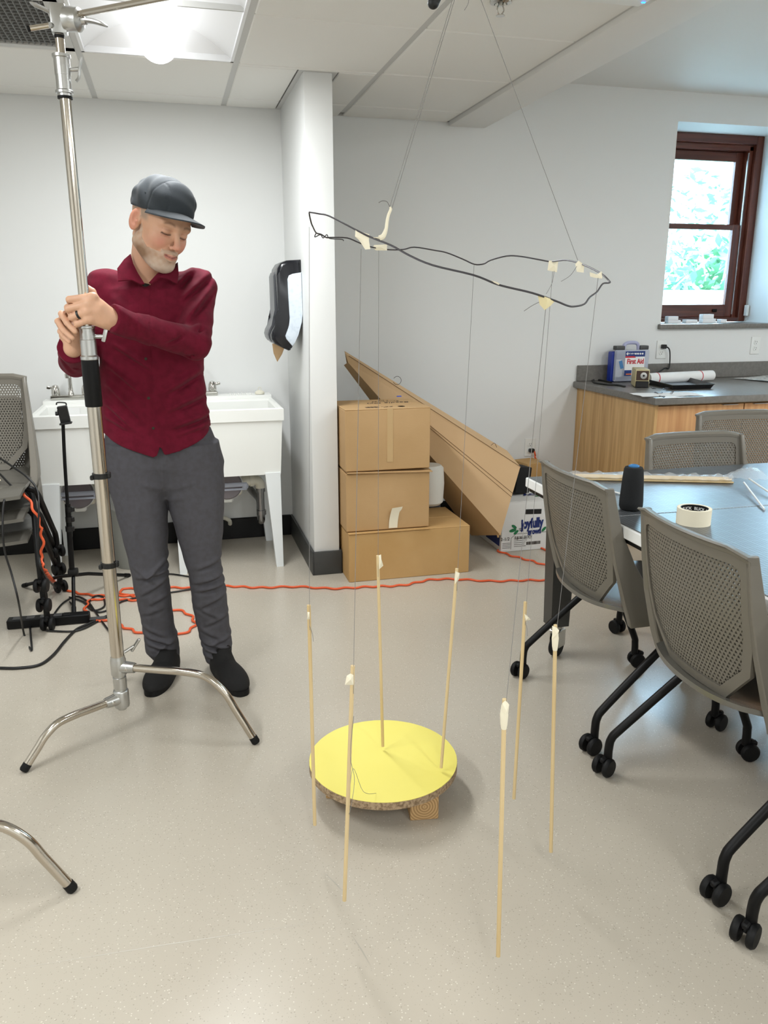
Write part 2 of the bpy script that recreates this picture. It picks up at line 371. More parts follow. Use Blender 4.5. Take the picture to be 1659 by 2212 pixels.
def surface_fill_lamp(x, y, label):  # unseen lamps, added for more light on the right side
    t = thing('ceiling_light', label, 'ceiling light', (x, y, CZ2), 'surface lamps on the upper ceiling')
    MB().span((x-.15, y-.6, CZ2-.05), (x+.15, y+.6, CZ2), .006, 2).build('frame', 'troffer', t)
    MB().span((x-.13, y-.58, CZ2-.056), (x+.13, y+.58, CZ2-.049)).build('lens', 'lens', t)
    ld = bpy.data.lights.new('lamp_glow', 'AREA'); ld.shape = 'RECTANGLE'; ld.size = .26; ld.size_y = 1.16; ld.energy = LAMP; ld.color = (.955, .985, 1)
    lo = bpy.data.objects.new('lamp_glow', ld); COL.objects.link(lo); lo.location = (x, y, CZ2-.058); lo.parent = t; lo.matrix_parent_inverse = parent_world(t).inverted()
surface_fill_lamp(3.1, 1.2, 'flat ceiling lamp over the near part of the table')
surface_fill_lamp(4.3, 1.9, 'flat ceiling lamp near the right wall')
surface_fill_lamp(3.1, -1.2, 'flat ceiling lamp on the upper ceiling behind the camera')
# ---- air vent
vx0, vx1, vy0, vy1 = GX[2]+g*.9, GX[3]-g*.9, GY[2]+g*.3, GY[1]-g*.3
t = thing('ceiling_vent', 'grey louvred air return grille in the ceiling', 'vent', ((vx0+vx1)/2, (vy0+vy1)/2, CZ))
mb = MB(); fw = .045
mb.span((vx0, vy0, CZ-.004), (vx0+fw, vy1, CZ+.012)); mb.span((vx1-fw, vy0, CZ-.004), (vx1, vy1, CZ+.012)); mb.span((vx0, vy0, CZ-.004), (vx1, vy0+fw, CZ+.012)); mb.span((vx0, vy1-fw, CZ-.004), (vx1, vy1, CZ+.012))
mb.build('frame', 'tbar', t)
M['vent'] = mat('vent_grey', (120, 121, 119), .5)
MB().span((vx0+fw, vy0+fw, CZ+.012), (vx1-fw, vy1-fw, CZ+.018)).build('backing', 'darkgrey', t)
n = 24; w = (vx1-vx0-2*fw)/n
sm = None
for k in range(n):
    xk = vx0+fw+w*(k+.5)
    if sm is None:
        mb = MB(); mb.box((0, 0, 0), (.003, vy1-vy0-2*fw, .016), (0, .5, 0)); sl = mb.build('slat', 'vent', t, 0, loc=(xk, (vy0+vy1)/2, CZ+.006)); sm = sl.data
    else:
        sl = bpy.data.objects.new('slat', sm); COL.objects.link(sl); sl.location = (xk, (vy0+vy1)/2, CZ+.006); sl.parent = t; sl.matrix_parent_inverse = parent_world(t).inverted()
mb = MB()
for k in range(1, 16):
    yk = vy0+fw+(vy1-vy0-2*fw)*k/16; mb.span((vx0+fw, yk-.002, CZ), (vx1-fw, yk+.002, CZ+.01))
mb.build('cross_bar', 'vent', t)
# ---- sprinkler head
sp = atz(1082, 0, CZ-.003); t = thing('sprinkler_head', 'chrome fire sprinkler head with round escutcheon in a ceiling tile', 'sprinkler', (sp.x, sp.y, CZ))
MB().lathe([(.038, CZ-.006), (.036, CZ-.012), (.022, CZ-.016), (.02, CZ-.006)], (sp.x, sp.y, 0)).build('escutcheon', 'chrome', t)
mb = MB(); mb.cyl((sp.x, sp.y, CZ-.005), (sp.x, sp.y, CZ-.022), .009, .008)
for s_ in (-1, 1): mb.tube([(sp.x+s_*.008, sp.y, CZ-.02), (sp.x+s_*.012, sp.y, CZ-.034), (sp.x+s_*.003, sp.y, CZ-.048)], .0025, 6, 4)
mb.build('frame_arms', 'chrome', t)
MB().lathe([(.004, -.046), (.015, -.049), (.015, -.051), (.003, -.052)], (sp.x, sp.y, CZ)).build('deflector', 'chrome', t)
# ---- white access point with a blue status light
ap = Vector((1.43, 2.50, CZ)); t = thing('wireless_access_point', 'white rounded ceiling device with a tiny blue light beside the beam', 'access point', ap)
MB().box((ap.x, ap.y, CZ-.028), (.26, .30, .036), (0, 0, 0), .016, 4).build('housing', 'white', t)
M['led'] = mat('blue_led', (40, 110, 255), .4, emit=((30, 110, 255), 6))
MB().box((ap.x+.112, ap.y-.02+.12, CZ-.046), (.012, .006, .004)).build('status_light', 'led', t)
# ================================================================ WINDOW
wy = YW2+.30
def make_window(name, WX0, WX1):
    win = thing(name, None, None, ((WX0+WX1)/2, wy, WZ0)); win['kind'] = S
    mb = MB(); J = .055
    mb.span((WX0, wy-.03, WZ0), (WX0+J, wy+.10, WZ1)); mb.span((WX1-J, wy-.03, WZ0), (WX1, wy+.10, WZ1), .004)
    mb.span((WX1-J-.03, wy, WZ0), (WX1-J, wy+.10, WZ1-.06), .003); mb.span((WX0+J, wy, WZ0), (WX0+J+.03, wy+.1, WZ1-.06), .003)
    mb.build('jamb', 'mahog', win)
    mb = MB(); mb.span((WX0+J, wy-.03, WZ1-.055), (WX1-J, wy+.10, WZ1), .004); mb.span((WX0+J, wy, WZ1-.09), (WX1-J, wy+.1, WZ1-.055), .003); mb.build('head', 'mahogx', win)
    mb = MB(); mb.span((WX0+J, wy-.03, WZ0), (WX1-J, wy+.10, WZ0+.03), .004); mb.build('stool', 'mahogx', win)
    sx0, sx1 = WX0+J+.03, WX1-J-.03; ZM = 1.845
    def sash(name, z0, z1, y, bot, top):
        st = .055; o = thing(name, None, None, ((sx0+sx1)/2, y, z0)); o.parent = win; o.matrix_parent_inverse = parent_world(win).inverted()
        mb = MB(); mb.span((sx0, y, z0), (sx0+st, y+.035, z1), .004); mb.span((sx1-st, y, z0), (sx1, y+.035, z1), .004); mb.build('stile', 'mahog', o)
        mb = MB(); mb.span((sx0+st, y, z0), (sx1-st, y+.035, z0+bot), .004); mb.span((sx0+st, y, z1-top), (sx1-st, y+.035, z1), .004); mb.build('rail', 'mahogx', o)
        MB().span((sx0+st, y+.016, z0+bot), (sx1-st, y+.019, z1-top)).build('pane', 'glass', o, 0)
        return o
    sash('lower_sash', WZ0+.03, ZM+.015, wy+.012, .085, .035)
    sash('upper_sash', ZM-.015, WZ1-.09, wy+.055, .03, .06)
    MB().box((sx1-.14, wy+.006, WZ0+.075), (.035, .016, .02), None, .004).build('sash_lift', 'blackm', win)
    MB().span((sx1-.004, wy+.002, WZ0+.05), (sx1+.004, wy+.012, WZ1-.1)).build('sash_cord', 'alu', win)

make_window('window_1', WX0, WX1); make_window('window_2', *W2)
MB().span((WX0-.02, YW2-.03, WZ0-.035), (XR-.05, wy-.03, WZ0-.003), .006, 2).build('trim_2', 'counter', kind=S)   # stone sill
mb = MB(); mb.box((WX1-.012, wy-.055, WZ0+.075), (.02, .035, .075), None, .004)
mb.build('sash_latch', 'white', None, label='small white latch box on the window reveal', cat='latch')
# ================================================================ GARDEN OUTSIDE
M['ledge'] = mat('concrete_pale', (214, 212, 205), .9)
M['soil'] = mat('planting_soil', (92, 110, 84), 1.)
MB().span((2.2, 5.9, .9), (7.5, 6.12, 1.435)).build('outdoor_ledge', 'ledge', label='pale concrete ledge outside the window', cat='ledge')
MB().span((1, 6.13, .8), (12, 14, 1.1)).build('garden_bed', 'soil', label='planted ground beyond the ledge', cat='ground')
M['leaf1'] = mat('leaf_green', (116, 168, 128), .6); M['leaf2'] = mat('leaf_bluegreen', (120, 172, 160), .6); M['stem'] = mat('pale_stems', (205, 212, 190), .8)
rng = random.Random(3)
def shrub(x, y, z, rx, rz, n, m, label, size):
    t = thing('garden_shrub', label, 'shrub', (x, y, z), 'shrubs outside the window'); mb = MB()
    for k in range(n):
        a = rng.uniform(0, 6.28); q = rng.random()**.5; h = rng.random()
        c = Vector((x+rx*q*math.cos(a)*(1.1-.5*h), y+rx*q*math.sin(a)*.6, z+rz*h))
        R = Euler((rng.uniform(-1, 1), rng.uniform(-1, 1), rng.uniform(0, 6.28))).to_matrix(); s_ = size*rng.uniform(.6, 1.3)
        pts = [Vector((-s_*.35, 0, 0)), Vector((0, -s_, 0)), Vector((s_*.35, 0, 0)), Vector((0, s_, 0))]
        mb.quad(*[c+R@p for p in pts])
    mb.build('foliage', m, t, 0, kind='stuff')
    mb = MB()
    for k in range(9):
        a = rng.uniform(0, 6.28); b = Vector((x+rx*.2*math.cos(a), y+.1*math.sin(a), z)); e = Vector((x+rx*.9*math.cos(a), y+.3*math.sin(a), z+rz*rng.uniform(.6, 1.1)))
        mb.tube([b, (b+e)/2+Vector((0, 0, .1)), e], .008, 5, 3)
    mb.build('stems', 'stem', t)
shrub(4.2, 6.6, 1.1, .5, .75, 420, 'leaf2', 'low leafy shrub against the lower window pane', .07)
shrub(5.0, 6.8, 1.1, .55, .8, 420, 'leaf1', 'broad green shrub at the right of the window view', .10)
shrub(4.6, 8.2, 1.1, .9, 1.5, 700, 'leaf2', 'taller blue-green shrub behind the low ones', .08)
shrub(6.3, 8.6, 1.1, 1.0, 1.7, 800, 'leaf1', 'tall bushy shrub in the upper window pane', .08)
shrub(5.5, 11., 1.1, 1.7, 2.4, 900, 'leaf2', 'hazy tree crown furthest from the window', .10)
# ================================================================ SINKS
def sink(x0, x1, label, fx):
    y0, y1, zt, zb = 4.02, 4.585, .842, .50
    t = thing('utility_sink', label, 'sink', ((x0+x1)/2, (y0+y1)/2, 0), 'moulded utility sinks')
    mb = MB(); rim, wl = .062, .03
    xo = [(x0, y0), (x1, y0), (x1, y1), (x0, y1)]
    def ring(dx, z, dyb=0.): return [(x0+dx, y0+dx, z), (x1-dx, y0+dx, z), (x1-dx, y1-dx-dyb, z), (x0+dx, y1-dx-dyb, z)]
    # outer skin: tub up to rim, over the lip and down into the bowl
    rings = [ring(.022, zb), ring(.008, zt-rim), ring(0, zt-rim), ring(0, zt-.004), ring(.006, zt), ring(.022, zt, .13), ring(.03, zt-.01, .13), ring(.06, zb+.04, .13)]
    mb.ring_sweep([[Vector(p) for p in r] for r in rings], caps=True); mb.build('tub', 'sink', t, 30)
    # raised faucet deck at the back with soap ridges
    dk = MB().span((x0+.004, y1-.125, zt-.02), (x1-.004, y1, zt+.018), .008, 2).build('faucet_deck', 'sink', t)
    mb = MB()
    for k in range(6): mb.box((fx+.17+k*.022, y1-.065, zt+.02), (.008, .06, .008), None, .003)
    mb.build('soap_ridges', 'sink', t)
    for lx, sg in ((x0+.03, 1), (x1-.03, -1)):
        for ly, s2 in ((y0+.035, 1), (y1-.035, -1)):
            w0, w1 = .078, .036
            mb = MB(); z0_, z1_ = 0, zb+.01
            def rg(w, z, ox): return [Vector((lx+sg*(ox-.005), ly-.02*s2, z)), Vector((lx+sg*(ox-.005+w), ly-.02*s2, z)), Vector((lx+sg*(ox-.005+w), ly+.03*s2, z)), Vector((lx+sg*(ox-.005), ly+.03*s2, z))]
            mb.ring_sweep([rg(w1, z0_, .0), rg(w0, z1_, 0)]); mb.build('leg', 'legw', t, 0)
    # faucet: base, two handles, spout
    fz = zt+.018; fy = y1-.07
    fa = MB().box((fx, fy, fz+.012), (.205, .058, .024), None, .009, 3).build('faucet', 'chrome', t)
    MB().lathe([(.018, 0), (.016, .01), (.012, .02), (.0115, .04)], (fx, fy, fz+.02)).build('spout_base', 'chrome', fa)
    mb = MB(); mb.tube([(fx, fy, fz+.05), (fx, fy, fz+.13), (fx, fy-.012, fz+.165), (fx, fy-.045, fz+.178), (fx, fy-.078, fz+.165), (fx, fy-.088, fz+.135)], .010, 12, 6); mb.cyl((fx, fy-.088, fz+.14), (fx, fy-.089, fz+.118), .013, .012); mb.build('spout', 'chrome', fa)
    for s_ in (-1, 1):
        hx = fx+s_*.075
        mb = MB(); mb.lathe([(.021, 0), (.023, .012), (.021, .035), (.014, .052), (.004, .056)], (hx, fy, fz+.022)); mb.box((hx+s_*.022, fy-.004, fz+.062), (.042, .015, .016), (0, s_*-.2, 0), .005, 2); mb.build('handle', 'chrome', fa)
    # maker's sticker on the back of the bowl
    sy = y1-.165; stx = x0+.13
    st = MB().box((stx, y0+.395, zt-.045), (.115, .002, .06), (-.1, 0, 0)).build('sticker', 'paper', t, 0)
    mb = MB(); mb.box((stx-.045, y0+.393, zt-.03), (.015, .002, .012), (-.1, 0, 0)); mb.box((stx-.03, y0+.3925, zt-.036), (.03, .002, .002), (-.1, 0, 0)); mb.box((stx+.01, y0+.391, zt-.058), (.05, .002, .004), (-.1, 0, 0)); mb.build('sticker_print', 'print', st, 0)
    # stopper on the deck
    mb = MB(); sx_ = min(fx+.19, x1-.04); mb.lathe([(.026, 0), (.026, .01), (.016, .018), (.004, .02)], (sx_+.14 if fx > 0 else sx_, fy-.02, fz+.002)); mb.tube([(sx_+(.14 if fx > 0 else 0)+.009*math.cos(a), fy-.02, fz+.03+.009*math.sin(a)) for a in [2*math.pi*k/12 for k in range(12)]], .0015, 6, 0, True)
    mb.build('stopper', mat('stopper_ivory', (228, 224, 206), .5), t)
    return t
sA = sink(-.662, -.078, 'white utility sink with chrome faucet beside the stacked grey chairs', -.52)
sB = sink(-.052, .532, 'white utility sink with chrome faucet beside the partition wall', .135)
# drain traps below the sinks
M['pvc'] = mat('pvc_ivory', (226, 222, 206), .4); M['trapglass'] = mat('smoked_clear_plastic', (120, 112, 118), .12, alpha=.75)
M['ptrap'] = mat('dull_chrome', (150, 150, 150), .25, 1.)
def trap(cx, label, full):
    y = 4.25; t = thing('sediment_trap', label, 'drain trap', (cx, y, 0), 'drain traps under the sinks')
    z = .42
    MB().lathe([(.072, -.05), (.078, -.04), (.078, .05), (.07, .06)], (cx, y, z), (0, -1, 0), 28).build('cover', 'trapglass', t)
    mb = MB(); mb.box((cx, y+.03, z), (.165, .08, .15), None, .03, 3); mb.build('body', 'pvc', t)
    mb = MB(); mb.lathe([(.083, .02), (.083, .035)], (cx, y, z), (0, -1, 0), 28); mb.box((cx, y+.01, z-.09), (.06, .05, .03), None, .008); mb.build('collar', 'white', t)
    mb = MB(); mb.tube([(cx-.1, y-.075, z+.005), (cx+.1, y-.075, z+.005)], .012, 10); mb.tube([(cx-.1, y-.072, z-.02), (cx+.1, y-.072, z-.02)], .006, 8); mb.sphere((cx+.092, y-.07, z-.005), .018); mb.build('wing_bar', 'tint', t)
    mb = MB(); mb.cyl((cx+.07, y+.02, z+.005), (cx+.135, y+.02, z+.005), .03); mb.cyl((cx+.125, y+.02, z+.005), (cx+.145, y+.02, z+.005), .034); mb.tube([(cx+.14, y+.02, z+.005), (cx+.165, y+.02, z), (cx+.178, y+.02, z-.018), (cx+.18, y+.02, z-.04)], .026, 14, 4); mb.build('elbow', 'pvc', t)
    mb = MB(); xt = cx+.18; mb.cyl((xt, y+.02, z-.035), (xt, y+.02, z-.185), .019, None, 16); mb.cyl((xt, y+.02, z-.04), (xt, y+.02, z-.06), .025); mb.cyl((xt, y+.02, z-.165), (xt, y+.02, z-.19), .026)
    mb.tube([(xt, y+.02, z-.185), (xt, y+.025, z-.215), (xt, y+.05, z-.235), (xt, y+.08, z-.225), (xt, y+.10, z-.19), (xt-.0, y+.12, z-.13), (xt-.03, y+.2, z-.10), (xt-.05, y+.33, z-.09)], .019, 14, 4)
    mb.build('p_trap', 'ptrap', t)
    MB().cyl((cx, y+.03, z+.05), (cx, y+.03, .52), .028).build('tailpiece', 'pvc', t)
trap(.245, 'drain trap with ivory elbow and chrome bend under the right sink', True)
trap(-.50, 'drain trap with ivory elbow and chrome bend under the left sink', True)
# braided supply valve seen behind
mb = MB(); mb.tube([P(440, 1130, 4.59), P(450, 1118, 4.56), P(480, 1118, 4.56), P(495, 1124, 4.56), P(497, 1132, 4.58)], .012, 10, 4); mb.build('pipe_stub', 'pvc', None, label='bent ivory pipe stub low on the wall behind the man', cat='pipe')
# trash bin between the sinks, behind the man
tb = Vector((-.255, 4.28, 0)); t = thing('trash_bin', 'tall grey plastic trash bin under the sinks behind the man', 'trash bin', tb)
M['bin'] = mat('bin_grey', (146, 148, 142), .5)
MB().lathe([(.098, 0), (.10, .005), (.125, .39), (.132, .395), (.132, .412), (.124, .412), (.118, .39), (.094, .015)], tb, n=32).build('body', 'bin', t)
mb = MB(); rr = random.Random(5)
rings = []
for h, r in ((.33, .133), (.37, .138), (.41, .14), (.418, .13), (.40, .121)):
    rings.append([tb+Vector(((r+rr.uniform(-.004, .004))*math.cos(2*math.pi*k/36), (r+rr.uniform(-.004, .004))*math.sin(2*math.pi*k/36), h+(rr.uniform(-.02, .01) if h < .35 else 0))) for k in range(36)])
mb.ring_sweep(rings, caps=False); mb.build('liner', 'bag', t)
# ================================================================ PAPER TOWEL DISPENSER (on the partition's left face)
yA, yB_ = 4.03, 4.31; X0 = PX0
t = thing('towel_dispenser', 'black paper towel dispenser with pale side panel on the partition', 'towel dispenser', (X0, (yA+yB_)/2, 1.12))
out = [(.645, 1.558), (.575, 1.553), (.545, 1.54), (.528, 1.515), (.523, 1.48), (.524, 1.40), (.526, 1.32), (.522, 1.28), (.508, 1.245), (.494, 1.22), (.487, 1.20), (.490, 1.178), (.505, 1.155), (.545, 1.135), (.572, 1.122), (.582, 1.124), (.586, 1.135), (.60, 1.16), (.62, 1.20), (.638, 1.26), (.645, 1.30)]
M['disp'] = mat('dispenser_black', (17, 19, 26), .22)
M['dispgrey'] = mat('dispenser_smoke', (70, 72, 76), .3)  # highlight on the curved black front, put in as lighter grey
def prof(pts, y0, y1, name, m, par, bev=0.012):
    mb = MB(); mb.prism([(x, y0, z) for x, z in pts], (0, y1-y0, 0))
    if bev: bmesh.ops.bevel(mb.bm, geom=[e for e in mb.bm.edges if abs(e.verts[0].co.y-e.verts[1].co.y) < 1e-6], offset=bev, segments=3, profile=.5, affect='EDGES')
    return mb.build(name, m, par, 40)
prof(out, yA+.02, yB_-.02, 'body', 'disp', t, .018)
ins = [(.6435, 1.497), (.60, 1.49), (.582, 1.482), (.575, 1.465), (.576, 1.40), (.580, 1.28), (.577, 1.245), (.562, 1.21), (.556, 1.195), (.56, 1.18), (.589, 1.145), (.60, 1.16), (.62, 1.20), (.638, 1.26), (.6435, 1.30)]
M['frost'] = mat('frosted_panel', (214, 224, 234), .6, noise=(60, (196, 208, 220), .5, .75))
prof(ins, yA+.008, yA+.03, 'side_panel', 'frost', t, .003)
fr = [(.523, 1.50), (.515, 1.48), (.516, 1.32), (.512, 1.28), (.498, 1.245), (.484, 1.22), (.479, 1.20), (.484, 1.18), (.494, 1.165), (.52, 1.15), (.55, 1.14), (.535, 1.16), (.52, 1.25), (.535, 1.32), (.535, 1.50)]
prof(fr, yA+.085, yB_-.01, 'front_cover', 'dispgrey', t, .006)
mb = MB(); zc = 1.146
mb.prism([(.495, yA+.06, zc+.01), (.56, yA+.06, zc), (.548, yA+.10, zc-.045), (.525, yA+.12, zc-.085), (.505, yA+.10, zc-.04)], (.0, .006, .0)); mb.build('paper_towel', 'card2', t, 0, label='brown paper towel end hanging out')
# ================================================================ CHAIRS
CHW = .235
def back_x(y, z):           # back surface: leans back with height, edges wrap forward
    v = (z-.42)/.425; return -.160-.088*v-.012*math.sin(v*3.1)+.045*(y/.235)**2*(1-.15*v)
def inside(y, z, poly):
    c = False; n = len(poly)
    for i in range(n):
        (a, b), (d, e) = poly[i], poly[(i+1) % n]
        if (b > z) != (e > z) and y < (d-a)*(z-b)/(e-b)+a: c = not c
    return c
def outline(top, bot, ht, hm, hb, r=.03):
    """half-outline of the perforated field / frame ring"""
    return [(-bot, hb), (bot, hb), (top*.93, hm), (top, hm+.08), (top, ht-r), (top-r*.3, ht-r*.3), (top-r, ht), (-top+r, ht), (-top+r*.3, ht-r*.3), (-top, ht-r), (-top, hm+.08), (-top*.93, hm)]
def chair_parts():
    parts = []
    inner = outline(.193, .105, .805, .545, .468, .022); outer = outline(.215, .118, .838, .535, .443, .03)
    # frame ring
    bm_ = MB(); th = .012
    def dens(poly, k=5):
        o = []
        for i in range(len(poly)):
            a, b = poly[i], poly[(i+1) % len(poly)]
            for j in range(k): o.append((a[0]+(b[0]-a[0])*j/k, a[1]+(b[1]-a[1])*j/k))
        return o
    I, O = dens(inner), dens(outer); n = len(I)
    rings = []
    for dx, pts in ((0, I), (0, O), (-th, O), (-th, I)): rings.append([Vector((back_x(y, z)+dx, y, z)) for y, z in pts])
    bm_.ring_sweep(rings, close=True); parts.append(('back_frame', bm_, 'chair'))
    # perforated panel: staggered cells, each a plate with a hole
    mb = MB(); p = .0118; rows = int((.81-.46)/(p*.87)); th2 = .005
    for r in range(rows):
        z = .464+r*p*.87; off = (r % 2)*p/2; k0 = int(.2/p)+1
        for k in range(-k0, k0+1):
            y = k*p+off
            if not inside(y, z, inner): continue
            hw, hh, q = p/2, p*.435, .0034
            A = [(-hw, -hh), (hw, -hh), (hw, hh), (-hw, hh)]; B = [(-q*1.15, -q*.8), (q*1.15, -q*.8), (q*.35, q*1.05), (-q*.35, q*1.05)]
            f = [mb.bm.verts.new((back_x(y+a, z+b)-.002, y+a, z+b)) for a, b in A]; h = [mb.bm.verts.new((back_x(y+a, z+b)-.002, y+a, z+b)) for a, b in B]
            h2 = [mb.bm.verts.new((back_x(y+a, z+b)-.002-th2, y+a, z+b)) for a, b in B]; f2 = [mb.bm.verts.new((back_x(y+a, z+b)-.002-th2, y+a, z+b)) for a, b in A]
            for i in range(4):
                j = (i+1) % 4
                mb.bm.faces.new((f[i], f[j], h[j], h[i])); mb.bm.faces.new((h[i], h[j], h2[j], h2[i])); mb.bm.faces.new((h2[i], h2[j], f2[j], f2[i]))
    parts.append(('perforated_panel', mb, 'chair'))
    # flared top rail
    mb = MB(); rings = []
    for k in range(25):
        y = -.222+.444*k/24; x = back_x(y, .842); e = abs(y)/.222; dz = -.012*max(0, e-.75)/.25
        rings.append([Vector((x+a, y, .836+dz+b)) for a, b in ((.004, -.006), (.004, .004), (-.006, .012), (-.022, .014), (-.026, .010), (-.014, .002), (-.012, -.006))])
    mb.ring_sweep(rings); parts.append(('top_rail', mb, 'chair'))
    # side uprights from the top corners down to the seat side
    for s in (-1, 1):
        mb = MB(); rings = []
        for z, w, d, yo in ((.838, .016, .016, .212), (.76, .018, .024, .216), (.70, .02, .03, .219), (.60, .024, .055, .225), (.47, .030, .088, .231), (.42, .030, .105, .231), (.392, .026, .11, .226)):
            x = back_x(.21, z)-.004; yy_ = s*yo
            sweep = max(0, (.5-z))*.35
            rings.append([Vector((x-.008+sweep*.2, yy_-w/2*s, z)), Vector((x-.012+sweep*.2, yy_+w/2*s, z)), Vector((x+d+sweep, yy_+w/2*s, z)), Vector((x+d+sweep, yy_-w/2*s, z))])
        mb.ring_sweep(rings); bmesh.ops.bevel(mb.bm, geom=list(mb.bm.edges), offset=.003, segments=1, affect='EDGES')
        parts.append(('upright', mb, 'chair'))
    # seat shell, dished with rolled front
    mb = MB(); N, K = 14, 16
    def seat_pt(u, v, th):
        x = -.20+.455*u; hw = .222*(1-.18*max(0, (.25-u)/.25)**2-.07*max(0, (u-.75)/.25)**2)
        if u < .25: x += .03*(abs(v)**2.5)
        y = hw*v; z = .438+.010*v*v-.012*math.sin(u*math.pi)-.03*max(0, (u-.8)/.2)**2+.006*max(0, (.2-u)/.2)
        return Vector((x, y, z-th))
    g0 = [[mb.bm.verts.new(seat_pt(i/N, -1+2*j/K, 0)) for j in range(K+1)] for i in range(N+1)]
    g1 = [[mb.bm.verts.new(seat_pt(i/N, -1+2*j/K, .014)) for j in range(K+1)] for i in range(N+1)]
    for i in range(N):
        for j in range(K):
            mb.bm.faces.new((g0[i][j], g0[i+1][j], g0[i+1][j+1], g0[i][j+1])); mb.bm.faces.new((g1[i][j], g1[i][j+1], g1[i+1][j+1], g1[i+1][j]))
    for i in range(N):
        mb.bm.faces.new((g0[i][0], g1[i][0], g1[i+1][0], g0[i+1][0])); mb.bm.faces.new((g0[i][K], g0[i+1][K], g1[i+1][K], g1[i][K]))
    for j in range(K):
        mb.bm.faces.new((g0[0][j], g0[0][j+1], g1[0][j+1], g1[0][j])); mb.bm.faces.new((g0[N][j], g1[N][j], g1[N][j+1], g0[N][j+1]))
    parts.append(('seat', mb, 'seat'))
    mb = MB(); mb.box((.06, 0, .408), (.05, .40, .022), None, .006, 2); parts.append(('seat_support', mb, 'blackm'))
    for s in (-1, 1):
        mb = MB(); mb.tube([(.075, s*.205, .408), (.085, s*.232, .402), (.055, s*.246, .375), (-.02, s*.25, .315), (-.20, s*.262, .155), (-.232, s*.266, .12), (-.238, s*.268, .085), (-.238, s*.268, .05)], .0128, 12, 4); parts.append(('leg', mb, 'blackm'))
        mb = MB(); mb.tube([(.07, s*.205, .404), (.08, s*.222, .392), (.10, s*.232, .35), (.20, s*.24, .14), (.213, s*.242, .10), (.215, s*.242, .05)], .0128, 12, 4); parts.append(('leg', mb, 'blackm'))
    for cx, cy, a in ((-.25, .268, .5), (-.25, -.268, .3), (.225, .242, -.2), (.225, -.242, .4)):
        mb = MB(); R = Euler((0, 0, a)).to_matrix(); c = Vector((cx, cy, .029))
        for s in (-1, 1):
            ax = R @ Vector((0, 1, 0)); mb.lathe([(.012, .008), (.026, .009), (.029, .013), (.029, .021), (.025, .026), (.008, .027)] if s > 0 else [(.008, -.027), (.025, -.026), (.029, -.021), (.029, -.013), (.026, -.009), (.012, -.008)], c, ax, 20)
        mb.cyl(c, c+Vector((.012, 0, .035)), .008, .008, 8); mb.box(c+Vector((.004, 0, .024)), (.045, .016, .016), R, .004); parts.append(('castor', mb, 'rubber'))
    return parts
chair_meshes = None
def chair(loc, rz, label, group, tilt=0.):
    global chair_meshes
    t = thing('nesting_chair', label, 'chair', loc, group, rz); t['_local'] = 1
    if chair_meshes is None:
        chair_meshes = []
        for nm, mb, m in chair_parts():
            o = mb.build(nm, m, t, 40); chair_meshes.append((nm, o.data))
    else:
        for nm, me in chair_meshes:
            o = bpy.data.objects.new(nm, me); COL.objects.link(o); o.parent = t
    return t
gA = 'grey nesting chairs along the table'; 
chair((1.44, 2.262, 0), 0, 'grey perforated-back chair whose seat shows pale under its back, nearest the table corner', gA)
chair((1.415, 1.605, 0), -.02, 'grey perforated-back chair in front of the masking tape roll', gA)
chair((1.40, .955, 0), .03, 'grey chair cut off at the lower right, only its rear castor leg showing', gA)
chair((2.03, 2.56, 0), -math.pi/2, 'grey perforated-back chair across the table behind the dowel bundle', 'grey chairs behind the table')
chair((2.625, 3.08, 0), -math.pi/2-.05, 'grey perforated-back chair farthest back, in front of the oak cabinet', 'grey chairs behind the table')
gS = 'grey chairs stacked beside the sinks'
chair((-.84, 3.66, 0), -math.pi/2+.06, 'lowest grey chair of the stack beside the left sink', gS)
chair((-.835, 3.61, .105), -math.pi/2+.05, 'middle grey chair of the stack beside the left sink', gS)
chair((-.825, 3.56, .21), -math.pi/2+.04, 'topmost grey chair of the stack, papers and cables on its seat', gS)
# papers and cable plug on the top chair's seat
mb = MB(); zt = .665
mb.box((-.86, 3.54, zt), (.21, .28, .004), (0, .03, .5)); mb.build('paper_sheet', mat('cream_paper', (238, 226, 196), .8), None, label='cream sheet of paper lying on the topmost stacked chair', cat='paper')
MB().lathe([(.028, 0), (.03, .002), (.03, .010), (.024, .012)], (-.80, 3.52, zt+.006)).build('round_lid', 'darkgrey', None, label='small dark round lid lying on the cream paper', cat='lid')
